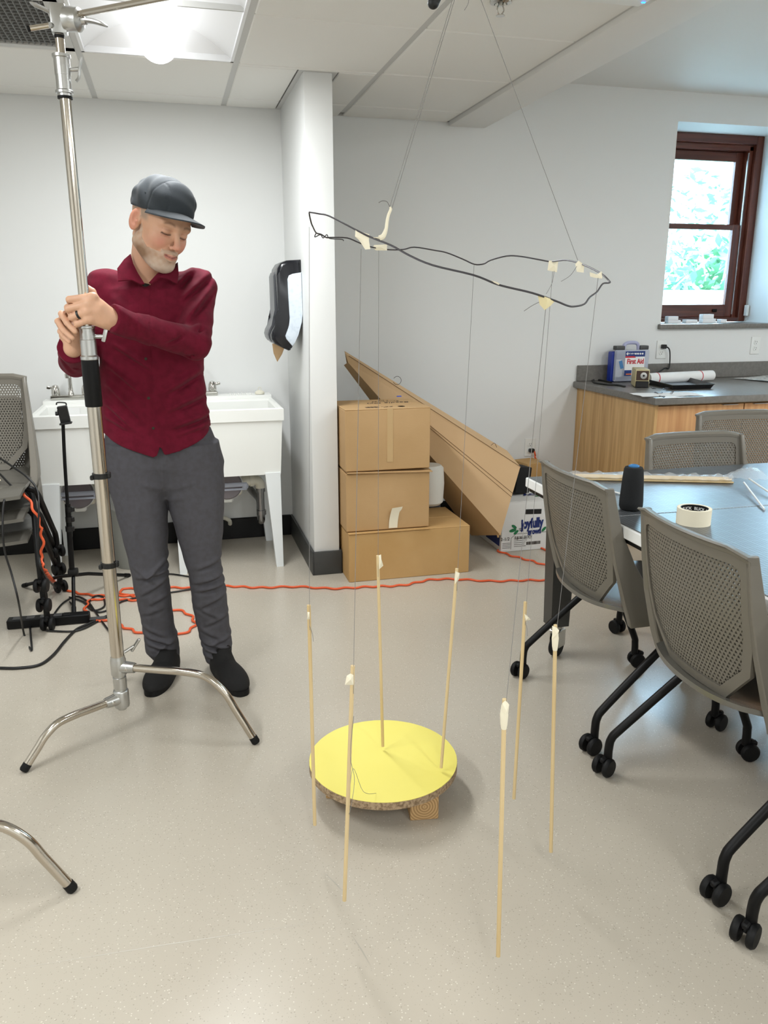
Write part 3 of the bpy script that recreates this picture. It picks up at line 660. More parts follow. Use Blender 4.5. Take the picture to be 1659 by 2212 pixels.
# ================================================================ TABLE
TX0, TX1, TY0, TY1, TZ = 1.272, 2.9, .55, 2.735, .72
t = thing('work_table', 'large work table with white edge, dark legs and black grid cutting mats on top', 'table', ((TX0+TX1)/2, (TY0+TY1)/2, 0))
MB().span((TX0, TY0, TZ-.036), (TX1, TY1, TZ), .003).build('table_top', mat('white_laminate', (236, 236, 234), .35), t)
MB().span((TX0+.012, TY0+.012, TZ-.052), (TX1-.012, TY1-.012, TZ-.036)).build('under_frame', 'blackm', t)
M['tleg'] = mat('table_leg_charcoal', (58, 57, 54), .4)
for lx, ly in ((TX0+.135, TY1-.055), (TX0+.135, TY0+.1), (TX1-.12, TY1-.055), (TX1-.12, TY0+.1)):
    mb = MB(); mb.ring_sweep([[Vector((lx+a*w, ly+b*w2, z)) for a, b in ((-1, -1), (1, -1), (1, 1), (-1, 1))] for z, w, w2 in ((.13, .038, .034), (.668, .05, .038))]); mb.build('leg', 'tleg', t, 0)
    cs = MB(); c = Vector((lx-.0, ly-.012, .042)); R = Euler((0, 0, .6)).to_matrix()
    cs.lathe([(.015, -.014), (.038, -.014), (.042, -.008), (.042, .008), (.038, .014), (.015, .014)], c, R@Vector((0, 1, 0)), 24); co = cs.build('castor_wheel', 'rubber', t)
    fk = MB(); fk.cyl((lx, ly, .118), (lx, ly, .13), .03, .03)
    for s in (-1, 1): fk.box(c+R@Vector((.006, s*.02, .035)), (.05, .004, .07), R, .0015)
    fk.box(c+Vector((0, 0, .068)), (.056, .045, .012), R, .004); fk.build('castor_fork', 'chrome', co)
def mat_sheet(x0, x1, y0, y1, label):
    mb = MB(); c = Vector(((x0+x1)/2, (y0+y1)/2, 0)); mb.box((0, 0, 0), (x1-x0, y1-y0, .003), None, .001)
    mb.build('cutting_mat', 'mat', None, 35, (c.x, c.y, TZ+.0017), label=label, cat='cutting mat', group='cutting mats on the table')
mat_sheet(TX0+.008, TX1-.01, 2.137, TY1-.01, 'black grid cutting mat at the far end of the table under the dowel bundle')
mat_sheet(TX0+.008, TX1-.01, TY0+.02, 2.131, 'black grid cutting mat on the near half of the table under the tape roll')
ZT = TZ+.0034
# black cone of thread
sp_ = atz(1362, 1100, ZT); t = thing('thread_cone', 'tall black cone of thread standing on the table', 'thread spool', sp_)
MB().lathe([(.028, 0), (.034, .004), (.037, .012), (.037, .03), (.033, .10), (.030, .132), (.027, .138), (.012, .140)], sp_, n=36).build('thread_winding', mat('black_thread', (20, 22, 24), .85, bump=(400, .5, (1, 1, 6))), t)
M['bluec'] = mat('blue_plastic', (62, 122, 176), .4)
MB().lathe([(.006, .12), (.017, .136), (.017, .143), (.010, .146), (.006, .143)], sp_).build('core_cap', 'bluec', t)
# masking tape roll with BLICK core
tp = atz(1497, 1130, ZT); t = thing('tape_roll', 'cream masking tape roll with black printed core on the cutting mat', 'tape roll', tp)
ro, ri, hh = .0495, .0385, .048
mb = MB(); rings = [[tp+Vector((r*math.cos(2*math.pi*k/48), r*math.sin(2*math.pi*k/48), h)) for k in range(48)] for r, h in ((ri+.002, .0), (ro, .0), (ro, hh), (ri+.002, hh))]
mb.ring_sweep(rings, close=True); mb.build('tape', 'masking', t)
mb = MB(); rings = [[tp+Vector((r*math.cos(2*math.pi*k/48), r*math.sin(2*math.pi*k/48), h)) for k in range(48)] for r, h in ((ri, .0), (ri+.002, .0), (ri+.002, hh-.0005), (ri, hh-.0005))]
mb.ring_sweep(rings, close=True); core = mb.build('core', 'black', t)
for row, ph in ((0, 0.), (1, .42)):
    for k in range(5):
        me = text_mesh('BLICK', .0125, .0, .0004); a0 = math.radians(62)+ph*1.0-k*1.05+.5
        for v in me.vertices:
            a = a0-v.co.x/ri; zz = hh-.012-row*.017+v.co.y
            v.co = Vector((tp.x+(ri-.0006)*math.cos(a), tp.y+(ri-.0006)*math.sin(a), tp.z+zz))
        link('core_print', me, 'white', core, 0)
# bundle of dowels in a plastic sleeve
a, b = atz(1215, 1034, ZT), atz(1580, 1042, ZT); dv = (b-a).normalized(); nv = Vector((-dv.y, dv.x, 0))
t = thing('dowel_bundle', 'bundle of pale wooden dowels in a clear plastic sleeve on the table', 'dowels', (a+b)/2)
a = b-dv*.62
for k in range(14):
    row = k//7; q = nv*(((k % 7)-3)*.0072+(.0036 if row else 0)); h = Vector((0, 0, .0042+row*.0066)); o = dv*(.004*((k*7) % 5))
    MB().cyl(a+q+h-o, b+q+h-o, .0035, None, 8).build('dowel', 'dowel', t)
mb = MB(); rings = []
for k in range(40):
    u = k/39; c = a+dv*(.62*u); w = .036+.004*math.sin(k*1.7); h = .024+.004*math.sin(k*2.3)+.003*math.sin(k*5.1)
    if u > .9: w *= 1-.4*(u-.9)/.1
    rings.append([c+nv*(w*math.cos(2*math.pi*j/14))+Vector((0, 0, .003+max(0, .5*h+.5*h*math.sin(2*math.pi*j/14)))) for j in range(14)])
mb.ring_sweep(rings); mb.build('plastic_sleeve', 'bag', t)
c0, c1, c2 = P(1558, 1022, b.y), P(1595, 995, b.y+.02), P(1612, 1035, b.y-.02)
mb = MB(); rr = random.Random(9); gu, gv = 14, 10; base = b-dv*.03; G = []
for i in range(gu+1):
    u = i/gu; G.append([])
    for j in range(gv+1):
        v = j/gv-.5; p = base+dv*(.13*u)+nv*((.05+.11*u)*v)+Vector((0, 0, .016+.04*math.sin(u*2.2)*(1-(v*1.6)**2)+.006*math.sin(9*v+5*u)+.004*rr.uniform(-1, 1)))
        p.z = max(p.z, ZT+.002); G[-1].append(mb.bm.verts.new(p))
for i in range(gu):
    for j in range(gv): mb.bm.faces.new((G[i][j], G[i+1][j], G[i+1][j+1], G[i][j+1]))
mb.build('sleeve_end', 'bag', t)
for (p0, p1), lb in (((atz(1607, 1042, ZT+.02), atz(1651, 1100, ZT+.004)), 'white stick leaning out of the plastic bag, nearer the tape roll'), ((atz(1618, 1034, ZT+.022), atz(1690, 1083, ZT+.004)), 'white stick leaning out of the plastic bag, running off to the right')):
    MB().cyl(p0, p1, .0032, None, 10).build('white_stick', 'white', None, label=lb, cat='stick', group='white sticks by the bag')
p0, p1 = atz(1318, 1060, ZT+.004), atz(1345, 1068, ZT+.004)
t = thing('red_pen', 'thin pen with a red tip lying beside the thread cone', 'pen', (p0+p1)/2); MB().cyl(p0, p1, .003).build('barrel', 'white', t); MB().cyl(p0, p0+(p1-p0)*.35, .0036).build('cap', mat('red', (196, 40, 48), .4), t)
# ================================================================ OAK CABINETS AND COUNTER
KX0, KX1, KY0, KZ = 2.485, XR, 3.785, .86
def cabinet(x0, x1, label, first):
    t = thing('base_cabinet', label, 'cabinet', ((x0+x1)/2, (KY0+YW2)/2, 0), 'oak base cabinets')
    MB().span((x0, KY0+.06, .10), (x1, YW2-.002, KZ-.04), .001).build('carcass', 'oak', t)
    if first: MB().span((x0-.018, KY0+.03, 0), (x0, YW2-.002, KZ-.04), .001).build('side_panel', 'oak', t)
    MB().span((x0+.02, KY0+.12, 0), (x1-.001, YW2-.01, .10)).build('toe_kick', 'base', t)
    d = MB().span((x0+.003, KY0+.038, .105), (x1-.003, KY0+.058, KZ-.052), .0015).build('door', 'oak2', t)
    hx = x1-.10 if first else x0+.10
    MB().box((hx, KY0+.03, KZ-.055), (.095, .02, .004), None, .001).build('edge_pull', 'alu', d)
cabinet(KX0+.05, KX0+.60, 'oak base cabinet with exposed end panel at the left end of the counter', True)
cabinet(KX0+.60, KX0+1.15, 'second oak base cabinet, behind the farthest chair', False)
cabinet(KX0+1.15, KX0+1.70, 'third oak base cabinet along the window wall', False)
t = thing('countertop', 'grey laminate countertop with low backsplash under the window', 'countertop', ((KX0+KX1)/2, 4.2, KZ-.04))
MB().span((KX0, KY0-.012, KZ-.04), (KX1-.01, YW2-.001, KZ), .008, 3).build('slab', 'counter', t)
MB().span((KX0+.02, YW2-.022, KZ), (KX1-.01, YW2-.001, KZ+.10), .003).build('backsplash', 'counter', t)
# ---- wall outlets
def outlet(c, label, plug=None):
    t = thing('wall_outlet', label, 'outlet', c, 'duplex wall outlets'); pl = MB().box(c+Vector((0, -.003, 0)), (.072, .006, .117), None, .002).build('cover_plate', 'white', t)
    for s in (-1, 1):
        r = MB().lathe([(.0165, 0), (.0165, .003)], c+Vector((0, -.006, s*.02)), (0, -1, 0), 20).build('receptacle', 'white', pl)
        mb = MB(); q = c+Vector((0, -.0092, s*.02)); mb.box(q+Vector((-.006, 0, .004)), (.002, .001, .008)); mb.box(q+Vector((.006, 0, .004)), (.002, .001, .008)); mb.lathe([(.0025, 0), (.0025, .001)], q+Vector((0, 0, -.008)), (0, -1, 0), 10); mb.build('slot', 'black', pl, 0)
    return t
o1 = P(1428, 755, YW2); o2 = P(1631, 746, YW2); o3 = P(1144, 966, YW2)
outlet(o1, 'white wall outlet with a black plug above the counter'); outlet(o2, 'empty white wall outlet above the right of the counter'); outlet(o3, 'white wall outlet with an orange cord plugged in near the floor')
# ---- first aid kit
f0 = atz(1322, 822, KZ); f1 = atz(1402, 818, KZ); fy = 4.56; fx0 = P(1330, 790, fy).x; fx1 = P(1401, 790, fy).x; fh = P(1360, 764, fy).z-KZ
t = thing('first_aid_kit', 'blue and clear plastic first aid kit standing against the backsplash', 'first aid kit', ((fx0+fx1)/2, fy+.035, KZ))
M['kblue'] = mat('kit_blue', (22, 50, 150), .35)
w = fx1-fx0; fh = max(fh-.02, .2)
MB().span((fx0-.012, fy+.03, KZ), (fx1-.004, fy+.085, KZ+fh-.01), .012, 3).build('back_shell', 'kblue', t)
MB().span((fx0, fy, KZ+.004), (fx1, fy+.03, KZ+fh), .01, 3).build('clear_lid', 'tint', t)
mb = MB(); mb.span((fx0+.015, fy+.02, KZ+.03), (fx0+.06, fy+.03, KZ+fh-.06)); mb.span((fx1-.03, fy+.02, KZ+.02), (fx1-.008, fy+.03, KZ+fh-.03)); mb.build('contents', 'paper', t)
MB().box((fx0+.038, fy-.001, KZ+fh*.55), (.022, .002, .05), (0, -.3, 0)).build('blue_sticker', 'bluec', t)
lx0, lx1 = fx0+w*.27, fx1-w*.14; lz0, lz1 = KZ+fh*.2, KZ+fh*.96; yf = fy-.0012
lab = MB().span((lx0, yf, lz0), (lx1, yf+.001, lz1)).build('label', 'paper', t, 0)
M['navy'] = mat('navy_print', (22, 52, 120), .5); M['redp'] = mat('red_print', (200, 32, 50), .5); M['orangep'] = mat('orange_print', (224, 120, 70), .5)
MB().span((lx0, yf-.0006, lz1-.034), (lx1, yf, lz1)).build('label_band', 'navy', lab, 0)
MB().prism([(lx0, yf-.0012, lz1-.030), (lx0+(lx1-lx0)*.45, yf-.0012, lz1-.030), (lx0+(lx1-lx0)*.55, yf-.0012, lz1-.040), (lx0, yf-.0012, lz1-.040)], (0, .0006, 0)).build('label_stripe', 'redp', lab, 0)
text('label_text', 'First Aid', .044, 'redp', ((lx0+lx1)/2+.004, yf-.0015, lz1-.064), (1, 0, 0), (0, 0, 1), lab, bold=.0012, xs=.78)
mb = MB(); cx_ = lx0+.014; zz = lz1-.015; mb.prism([(cx_-.010, yf-.0012, zz), (cx_, yf-.0012, zz-.010), (cx_+.004, yf-.0012, zz-.006), (cx_-.002, yf-.0012, zz), (cx_+.004, yf-.0012, zz+.006), (cx_, yf-.0012, zz+.010)], (0, .0006, 0)); mb.build('label_emblem', 'white', lab, 0)
text('label_text', 'FIRST AID ONLY', .0105, 'white', (lx0+(lx1-lx0)*.33, yf-.0012, lz1-.015), (1, 0, 0), (0, 0, 1), lab, bold=.0003, shear=.2)
mb = MB()
for k in range(4): mb.lathe([(.006, 0), (.006, .0006)], (lx1-.018-k*.016, yf-.0006, lz1-.016), (0, -1, 0), 12)
mb.build('label_icons', 'white', lab, 0)
MB().span((lx0, yf-.0006, lz0), (lx0+.05, yf, lz0+.035)).build('label_photo', 'navy', lab, 0)
MB().span((lx0+.012, yf-.001, lz0+.006), (lx0+.05, yf-.0005, lz0+.014)).build('label_flash', 'orangep', lab, 0)
mb = MB(); zh = KZ+fh
for s, x in ((-1, fx0+.035), (1, fx1-.03)): mb.box((x, fy+.035, zh+.012), (.06, .045, .026), None, .005, 2)
mb.build('latch', 'darkgrey', t)
xm = (fx0+fx1)/2; mb = MB(); mb.tube([(xm-.05, fy+.035, zh), (xm-.045, fy+.035, zh+.03), (xm-.02, fy+.035, zh+.042), (xm+.03, fy+.035, zh+.042), (xm+.05, fy+.035, zh+.03), (xm+.055, fy+.035, zh)], .011, 10, 4); mb.build('carry_handle', mat('lilac_plastic', (176, 178, 208), .35), t)
# ---- electric pencil sharpener
s0 = atz(1368, 832, KZ); t = thing('pencil_sharpener', 'beige electric pencil sharpener with a dark brown front in front of the kit', 'pencil sharpener', s0)
M['beige'] = mat('beige_plastic', (196, 184, 140), .45); M['brown'] = mat('brown_front', (64, 42, 30), .4)
sw, sd, sh = .082, .17, .104; R = Euler((0, 0, -.42)).to_matrix()
s0 = atz(1385, 838, KZ)+Vector((0, .09, 0)); sx_, sy_ = s0.x+.045, s0.y
def S3(a, b, c): return Vector((sx_, sy_, KZ))+R@Vector((a, b, c))
mb = MB(); mb.box(S3(0, .0, .053+.002), (sw, sd, sh), R, .006, 2); mb.build('housing', 'beige', t)
MB().box(S3(0, -sd/2-.001, .071), (sw*.86, .004, .056), R, .002).build('face_plate', 'brown', t)
MB().lathe([(.007, .004), (.019, .003), (.019, 0), (.007, 0)], S3(.006, -sd/2-.003, .071), R@Vector((0, -1, 0)), 24).build('pencil_port', 'alu', t)
MB().lathe([(.0065, 0), (.0065, .0045)], S3(.006, -sd/2-.0032, .071), R@Vector((0, -1, 0)), 16).build('pencil_hole', 'black', t)
MB().box(S3(0, -sd/2-.004, .020), (sw*.9, .02, .038), R, .003).build('shavings_drawer', 'black', t)
# ---- black tray
c = [atz(1385, 832, KZ+.02), atz(1530, 835, KZ+.02)]
tx0, tx1 = 2.86, 3.27; ty0, ty1 = 3.97, 4.27
q = [atz(1392, 828, KZ), atz(1452, 843, KZ), atz(1541, 840, KZ), atz(1470, 821, KZ)]
t = thing('plastic_tray', 'shallow black plastic tray lying on the counter', 'tray', sum(q, Vector())/4)
mb = MB(); ctr = sum(q, Vector())/4
def qs(s, z): return [Vector((ctr.x+(p.x-ctr.x)*s, ctr.y+(p.y-ctr.y)*s, KZ+z)) for p in q]
mb.ring_sweep([qs(.90, .002), qs(1.0, .03), qs(1.03, .03), qs(1.03, .026), qs(1.01, .026), qs(.93, .0005)], caps=False); mb.build('rim', mat('tray_black', (24, 25, 27), .35), t, 20)
mb = MB(); mb.prism(qs(.92, .001), (0, 0, .002)); mb.build('floor_panel', mat('tray_grey', (120, 130, 140), .3), t)
# ---- rolled paper with red bands
ra, rb = P(1400, 812, 4.42), P(1538, 805, 4.50); ra.z = KZ+.034; rb.z = KZ+.034
t = thing('paper_roll', 'long roll of white paper held by two red bands on the counter', 'paper roll', (ra+rb)/2)
MB().tube([ra, rb], .033, 24).build('paper', 'paper', t)
for u in (.13, .80):
    c = ra+(rb-ra)*u; d = (rb-ra).normalized(); MB().lathe([(.0335, -.003), (.0345, -.002), (.0345, .002), (.0335, .003)], c, d, 24).build('rubber_band', 'redp', t)
# ---- papers, scraps and wire
def sheet(cx, cy, w, d, rz, z, name, m, label, cat):
    mb = MB(); G = []; rr = random.Random(int(cx*1000)); 
    for i in range(9):
        G.append([])
        for j in range(7): G[-1].append(mb.bm.verts.new((( i/8-.5)*w, (j/6-.5)*d, .0015+.003*math.sin(i*1.3+j)*rr.random())))
    for i in range(8):
        for j in range(6): mb.bm.faces.new((G[i][j], G[i+1][j], G[i+1][j+1], G[i][j+1]))
    o = mb.build(name, m, None, 60, (cx, cy, z), label=label, cat=cat); o.rotation_euler.z = rz; return o
pc = atz(1440, 853, KZ); sheet(pc.x, pc.y, .36, .17, -.12, KZ+.001, 'paper_sheet', 'paper', 'white paper sheet near the front edge of the counter under the tray', 'paper')
pc = atz(1650, 820, KZ); o = sheet(pc.x+.08, pc.y, .42, .3, .3, KZ+.004, 'newspaper', mat('newsprint', (206, 204, 198), .85, noise=(50, (150, 150, 150), .5, .6)), 'crumpled newspaper lying on the right of the counter', 'newspaper')
for k in range(5):
    s = atz(1412+k*10, 842+(k % 3)*9, KZ+.004); rr = random.Random(k); mb = MB()
    mb.tube([s+Vector((rr.uniform(-.02, .02), rr.uniform(-.02, .02), abs(rr.uniform(0, .015)))) for _ in range(6)], .0012, 6, 5); mb.build('wire_scrap', 'wire', None, label=['leftmost curled wire scrap on the counter paper', 'second curled wire scrap from the left on the counter paper', 'middle curled wire scrap on the counter paper', 'second curled wire scrap from the right on the counter paper', 'rightmost curled wire scrap on the counter paper'][k], cat='wire scrap', group='wire scraps on the counter')
# ---- black power cord of the sharpener
t = thing('appliance_cord', 'black power cord plugged into the outlet above the counter', 'cord', (o1.x, o1.y-.02, KZ))
pl = o1+Vector((.006, -.02, .02)); MB().box(pl, (.03, .03, .026), None, .004).build('plug', 'black', t)
mb = MB(); mb.tube([pl+Vector((.012, -.008, 0)), pl+Vector((.035, -.012, -.02)), pl+Vector((.045, -.012, -.08)), pl+Vector((.042, -.014, -.14)), P(1437, 795, 4.66), P(1425, 803, 4.62), P(1405, 815, 4.5)], .0042, 8, 6); mb.build('cable', 'cord', t)
mb = MB(); mb.tube([atz(1320, 826, KZ+.005), atz(1300, 822, KZ+.005), atz(1284, 820, KZ+.006), atz(1283, 826, KZ+.005), atz(1305, 830, KZ+.005), atz(1335, 832, KZ+.005), atz(1350, 835, KZ+.005)], .006, 8, 6); mb.build('cord_loop', 'cord', None, label='black cord bunched on the counter beside the first aid kit', cat='cord')
# ---- white foam blocks on the sill
zs = WZ0-.003
for (xa, xb, h, Y, z0, lb) in ((1440, 1467, .022, 4.80, 0, 'lower white foam block of the left pair on the window sill'), (1440, 1461, .024, 4.80, .022, 'white foam block stacked on the left pair on the window sill'), (1478, 1490, .024, 4.80, 0, 'small white foam block third from the left on the sill'), (1489, 1503, .022, 4.83, 0, 'small white foam block touching its neighbour mid-sill'), (1514, 1536, .028, 4.80, 0, 'lower white foam block of the taller pair on the sill'), (1514, 1537, .030, 4.80, .028, 'upper white foam block of the taller pair on the sill'), (1535, 1543, .028, 4.84, 0, 'narrow white foam block behind the taller pair'), (1553, 1566, .024, 4.81, 0, 'white foam block alone at the right of the sill')):
    a, b = P(xa, 690, Y), P(xb, 690, Y); w = b.x-a.x
    MB().box(((a.x+b.x)/2, Y, zs+z0+h/2), (w, .045, h), (0, 0, random.uniform(-.1, .1)), .002).build('foam_block', 'foam', None, label=lb, cat='foam block', group='white foam blocks on the sill')
# ================================================================ CARDBOARD BOXES
def carton(x0, x1, y0, y1, z0, z1, m, label, flap=0., rot=0.):
    cx, cy = (x0+x1)/2, (y0+y1)/2; t = thing('cardboard_box', label, 'box', (cx, cy, z0), 'brown boxes stacked by the partition')
    th = .005
    mb = MB(); mb.span((x0, y0, z0), (x1, y1, z1-.004), .003); mb.build('walls', m, t)
    mid = (y0+y1)/2
    mb = MB(); mb.span((x0, y0, z1-.004), (x1, mid-.0012, z1), .0015); mb.build('flap', m, t)
    mb = MB(); mb.span((x0, mid+.0012, z1-.004), (x1, y1, z1), .0015); mb.build('flap', m, t)
    return t
b1 = carton(.79, 1.425, 3.70, 4.09, 0, .252, 'cardk', 'wide brown cardboard box lying on the floor at the bottom of the stack')
mb = MB(); mb.box((1.0, 3.70, .2525), (.42, .012, .003), (0, 0, 0)); mb.build('torn_flap', 'cardk', b1)
b2 = carton(.785, 1.212, 3.725, 4.08, .256, .548, 'card', 'brown cardboard box in the middle of the stack with a white tape strip')
mb = MB(); mb.prism([(.79, 3.715, .553), (1.222, 3.71, .541), (1.222, 3.90, .549), (.79, 3.90, .553)], (0, 0, .004)); mb.build('lid_flap', 'card', b2)
b3 = carton(.785, 1.212, 3.725, 4.08, .560, .862, 'card', 'top brown cardboard box of the stack with handwriting on its lid')
mb = MB(); mb.span((.992, 3.7235, .60), (1.022, 3.7255, .862)); mb.build('tape_strip', mat('clear_parcel_tape', (200, 168, 122), .2), b3)
zt = .8625
for s_, y_, sz in (('Beadle Oy)', 3.935, .05), ('Sculptures', 3.99, .035), ('+ etc', 4.03, .026)): text('handwriting', s_, sz, 'print', (1.055, y_, zt), (-1, -.06, 0), (0, -1, 0), b3, shear=.25)
mb = MB()
for k in range(11): mb.span((.90+k*.006, 3.765, zt), (.902+k*.006+(k % 3)*.0012, 3.805, zt+.0004))
mb.build('box_print', 'print', b3, 0)
text('box_print', '4 - 16 - 22\nECT 32', .014, 'print', (1.01, 3.785, zt), (1, 0, 0), (0, 1, 0), b3)
MB().lathe([(.018, 0), (.018, .0004), (.015, .0004), (.015, 0)], (1.08, 3.785, zt)).build('box_print', 'print', b3, 0)
# white tape strip hanging on the middle box
p = P(848, 1150, 3.722); tp_ = P(852, 1105, 3.722); w = .045
mb = MB(); x0_ = P(840, 1150, 3.72).x; G = []
for i in range(9):
    u = i/8; z = .262+.108*u; y = 3.722-.02*u*u; xo = .012*u*u
    G.append([mb.bm.verts.new((x0_+xo, y, z)), mb.bm.verts.new((x0_+xo+w+.008*(u > .8), y-.004*u, z+.006*u))])
for i in range(8): mb.bm.faces.new((G[i][0], G[i][1], G[i+1][1], G[i+1][0]))
mb.build('tape_tab', 'masking', b2, 60)
# white bucket-like bundle between the boxes and the leaning box
c = P(935, 1035, 3.98); MB().lathe([(.06, -.115), (.075, -.10), (.08, 0), (.075, .085), (.06, .10)], (c.x-.02, 3.98, c.z-.02), n=28).build('foam_roll', mat('foam_wrap', (206, 204, 196), .6), None, label='white foam wrapped roll tucked behind the stacked boxes', cat='foam roll')
MB().box((1.36, 4.28, .20), (.16, .12, .40), (0, 0, .1), .004).build('grey_carton', mat('grey_carton', (96, 96, 98), .7), None, label='grey carton in the gap behind the bottom box', cat='box')
# long cardboard sleeve leaning across
A, B, C_ = Vector((.905, 4.36, 1.10)), Vector((1.762, 3.86, .520)), Vector((1.660, 3.85, .132))
A2 = P(746, 775, 4.30)
t = thing('long_cardboard_sleeve', 'long tapered cardboard sleeve leaning from the partition corner down to the produce box', 'cardboard sleeve', C_)
A = P(746, 764, 4.33); B = P(1124, 1008, 3.86); C_ = P(1081, 1156, 3.84); D = P(752, 783, 4.32)
nrm = (B-A).cross(C_-A).normalized()
if nrm.y > 0: nrm = -nrm
back = -nrm*.005
mb = MB(); mb.prism([A, B, C_, D], back); mb.build('front_panel', 'card2', t, 0)
up = Vector((.02, .16, .045)); A3, B3 = A+up*.25, B+up*.85
mb = MB(); mb.prism([A, B, B+up*.85-(B-A)*.035, A3], (0, 0, -.005)); mb.build('top_panel', 'card2', t, 0)
bd = Vector((.03, .20, -.02)); mb = MB(); mb.prism([A3, B3+bd*.4, C_+Vector((.14, .26, .06)), D+bd*.6], (0, .005, 0)); mb.build('back_panel', 'card', t, 0)
mb = MB(); u1 = Vector((-.008, .07, -.02)); u2 = Vector((-.05, .30, -.085)); mb.prism([D, C_, C_+u2, D+u1], (0, .005, 0)); mb.build('bottom_panel', 'card', t, 0)
# creases across the front panel
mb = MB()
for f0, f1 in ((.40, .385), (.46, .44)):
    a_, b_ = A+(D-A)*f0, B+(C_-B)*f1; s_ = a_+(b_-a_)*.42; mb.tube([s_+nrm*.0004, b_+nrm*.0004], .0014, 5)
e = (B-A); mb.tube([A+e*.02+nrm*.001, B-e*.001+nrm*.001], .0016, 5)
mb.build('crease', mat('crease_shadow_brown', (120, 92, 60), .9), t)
mb = MB(); l0, l1 = B-(B-A)*.0, C_; mb.tube([C_+Vector((0, .004, 0)), C_+Vector((-.012, .02, .05)), C_+Vector((.0, .03, -.02))], .006, 6); mb.build('corner_fold', 'card', t)
mb = MB(); q0 = P(858, 822, 4.10); mb.tube([q0+Vector((.022*math.cos(a), 0, .022*math.sin(a))) for a in [2.6-5.4*k/12 for k in range(13)]], .0012, 6); q1 = P(1068, 962, 3.95); mb.tube([q1+Vector((-.02, 0, .0)), q1+Vector((0, 0, .012)), q1+Vector((.014, 0, -.012))], .0012, 6, 4); mb.build('cord_loop', 'print', t)
MB().box(P(862, 856, 4.075), (.025, .004, .006)).build('tape_bit', mat('blue_tape', (78, 96, 190), .6), b3, 0)
# white produce box
py0 = 3.965; px0 = atz(1082, 1196, 0).x+.0; px1 = px0+.40; pz = P(1090, 1090, py0).z
px0 = P(1082, 1180, py0).x
t = thing('produce_box', 'white produce carton printed joyfully grown beside the table leg', 'box', ((px0+px1)/2, py0+.2, 0))
M['pbox'] = mat('white_carton', (232, 231, 228), .7, bump=(40, .1)); M['navyp'] = mat('navy_lettering', (24, 44, 110), .6); M['greenp'] = mat('green_leaf_print', (30, 120, 72), .6)
pz = .285
body = MB().span((px0, py0, 0), (px1, py0+.5, pz), .003).build('carton', 'pbox', t)
mb = MB(); mb.prism([(px0, py0+.0, pz), (px1, py0+.0, pz), (px1, py0+.25, pz+.012), (px0, py0+.25, pz+.004)], (0, 0, .004)); mb.build('top_flap', 'pbox', t, 0)
hx = P(1152, 1105, py0); MB().box((hx.x, py0-.0005, hx.z), (.098, .002, .028), (0, .04, 0)).build('hand_hole', 'black', t, 0)
j = P(1146, 1137, py0-.002); text('lettering', 'joyfully', .075, 'navyp', (j.x+.01, py0-.0015, j.z+.016), (1, 0, .04), (-.04, 0, 1), t, bold=.0042, xs=.62)
j2 = P(1152, 1146, py0-.002); text('lettering', 'grown', .044, 'navyp', (j2.x+.008, py0-.0015, j2.z-.006), (1, 0, .04), (-.04, 0, 1), t, bold=.0024, xs=.70)
j3 = P(1127, 1144, py0-.002); text('lettering', 'EVELAR\nFRESH', .010, 'print', (j3.x, py0-.0015, j3.z), (1, 0, 0), (0, 0, 1), t)
mb = MB()
for (lx, ly, a, s_) in ((1111, 1138, -.6, .018), (1108, 1146, .2, .022), (1115, 1150, .7, .018), (1175, 1143, .8, .018)):
    c = P(lx, ly, py0-.002); pts = []
    for k in range(12):
        th_ = 2*math.pi*k/12; u, v = s_*math.cos(th_), s_*.45*math.sin(th_); pts.append((c.x+u*math.cos(a)-v*math.sin(a), py0-.0008, c.z+u*math.sin(a)+v*math.cos(a)))
    mb.prism(pts, (0, -.0006, 0))
mb.build('leaf_print', 'greenp', t, 0)
j = P(1091, 1165, py0); text('lettering', '2-1/2', .026, 'print', (j.x, py0-.0015, j.z), (1, 0, 0), (0, 0, 1), t)
j = P(1130, 1161, py0); text('lettering', 'FUJI WA EX FCY', .024, 'print', (j.x, py0-.0015, j.z), (1, 0, 0), (0, 0, 1), t, bold=.0002, xs=.6)
mb = MB(); rr = random.Random(2)
for k in range(26): x_ = P(1137, 1172, py0).x+k*.0033; mb.span((x_, py0-.0012, P(1137, 1174, py0).z-.008), (x_+.0012+rr.random()*.0012, py0-.0004, P(1137, 1174, py0).z+.010))
lf = P(1104, 1155, py0); mb.span((lf.x+.03, py0-.001, lf.z+.001), (px1-.02, py0-.0004, lf.z+.003)); mb.span((lf.x+.0, py0-.001, lf.z-.085), (lf.x+.0018, py0-.0004, lf.z-.02)); mb.prism([(lf.x, py0-.001, lf.z-.02), (lf.x+.03, py0-.001, lf.z+.003), (lf.x+.03, py0-.001, lf.z+.001), (lf.x+.0018, py0-.001, lf.z-.021)], (0, .0006, 0))
for k in range(5): mb.span((lf.x+.02, py0-.001, lf.z-.028-k*.011), (lf.x+.02+.09*rr.uniform(.7, 1), py0-.0004, lf.z-.026-k*.011))
for k in range(4): mb.span((px0+.008, py0-.001, lf.z-.05-k*.009), (px0+.055, py0-.0004, lf.z-.048-k*.009))
mb.build('label_print', 'print', t, 0)
text('lettering', 'joy', .09, 'navyp', (px0+.22, py0+.10, pz+.0125), (-1, 0, 0), (0, -1, .04), t, bold=.002)
mb = MB()
for (u, v, a) in ((.12, .07, .4), (.15, .045, .1), (.30, .07, .2)):
    c = Vector((px0+u+.12, py0+v, pz+.0095)); mb.prism([(c.x+.018*math.cos(2*math.pi*k/10)*1, c.y+.008*math.sin(2*math.pi*k/10), c.z) for k in range(10)], (0, 0, .0006))
mb.build('leaf_print', 'greenp', t, 0)
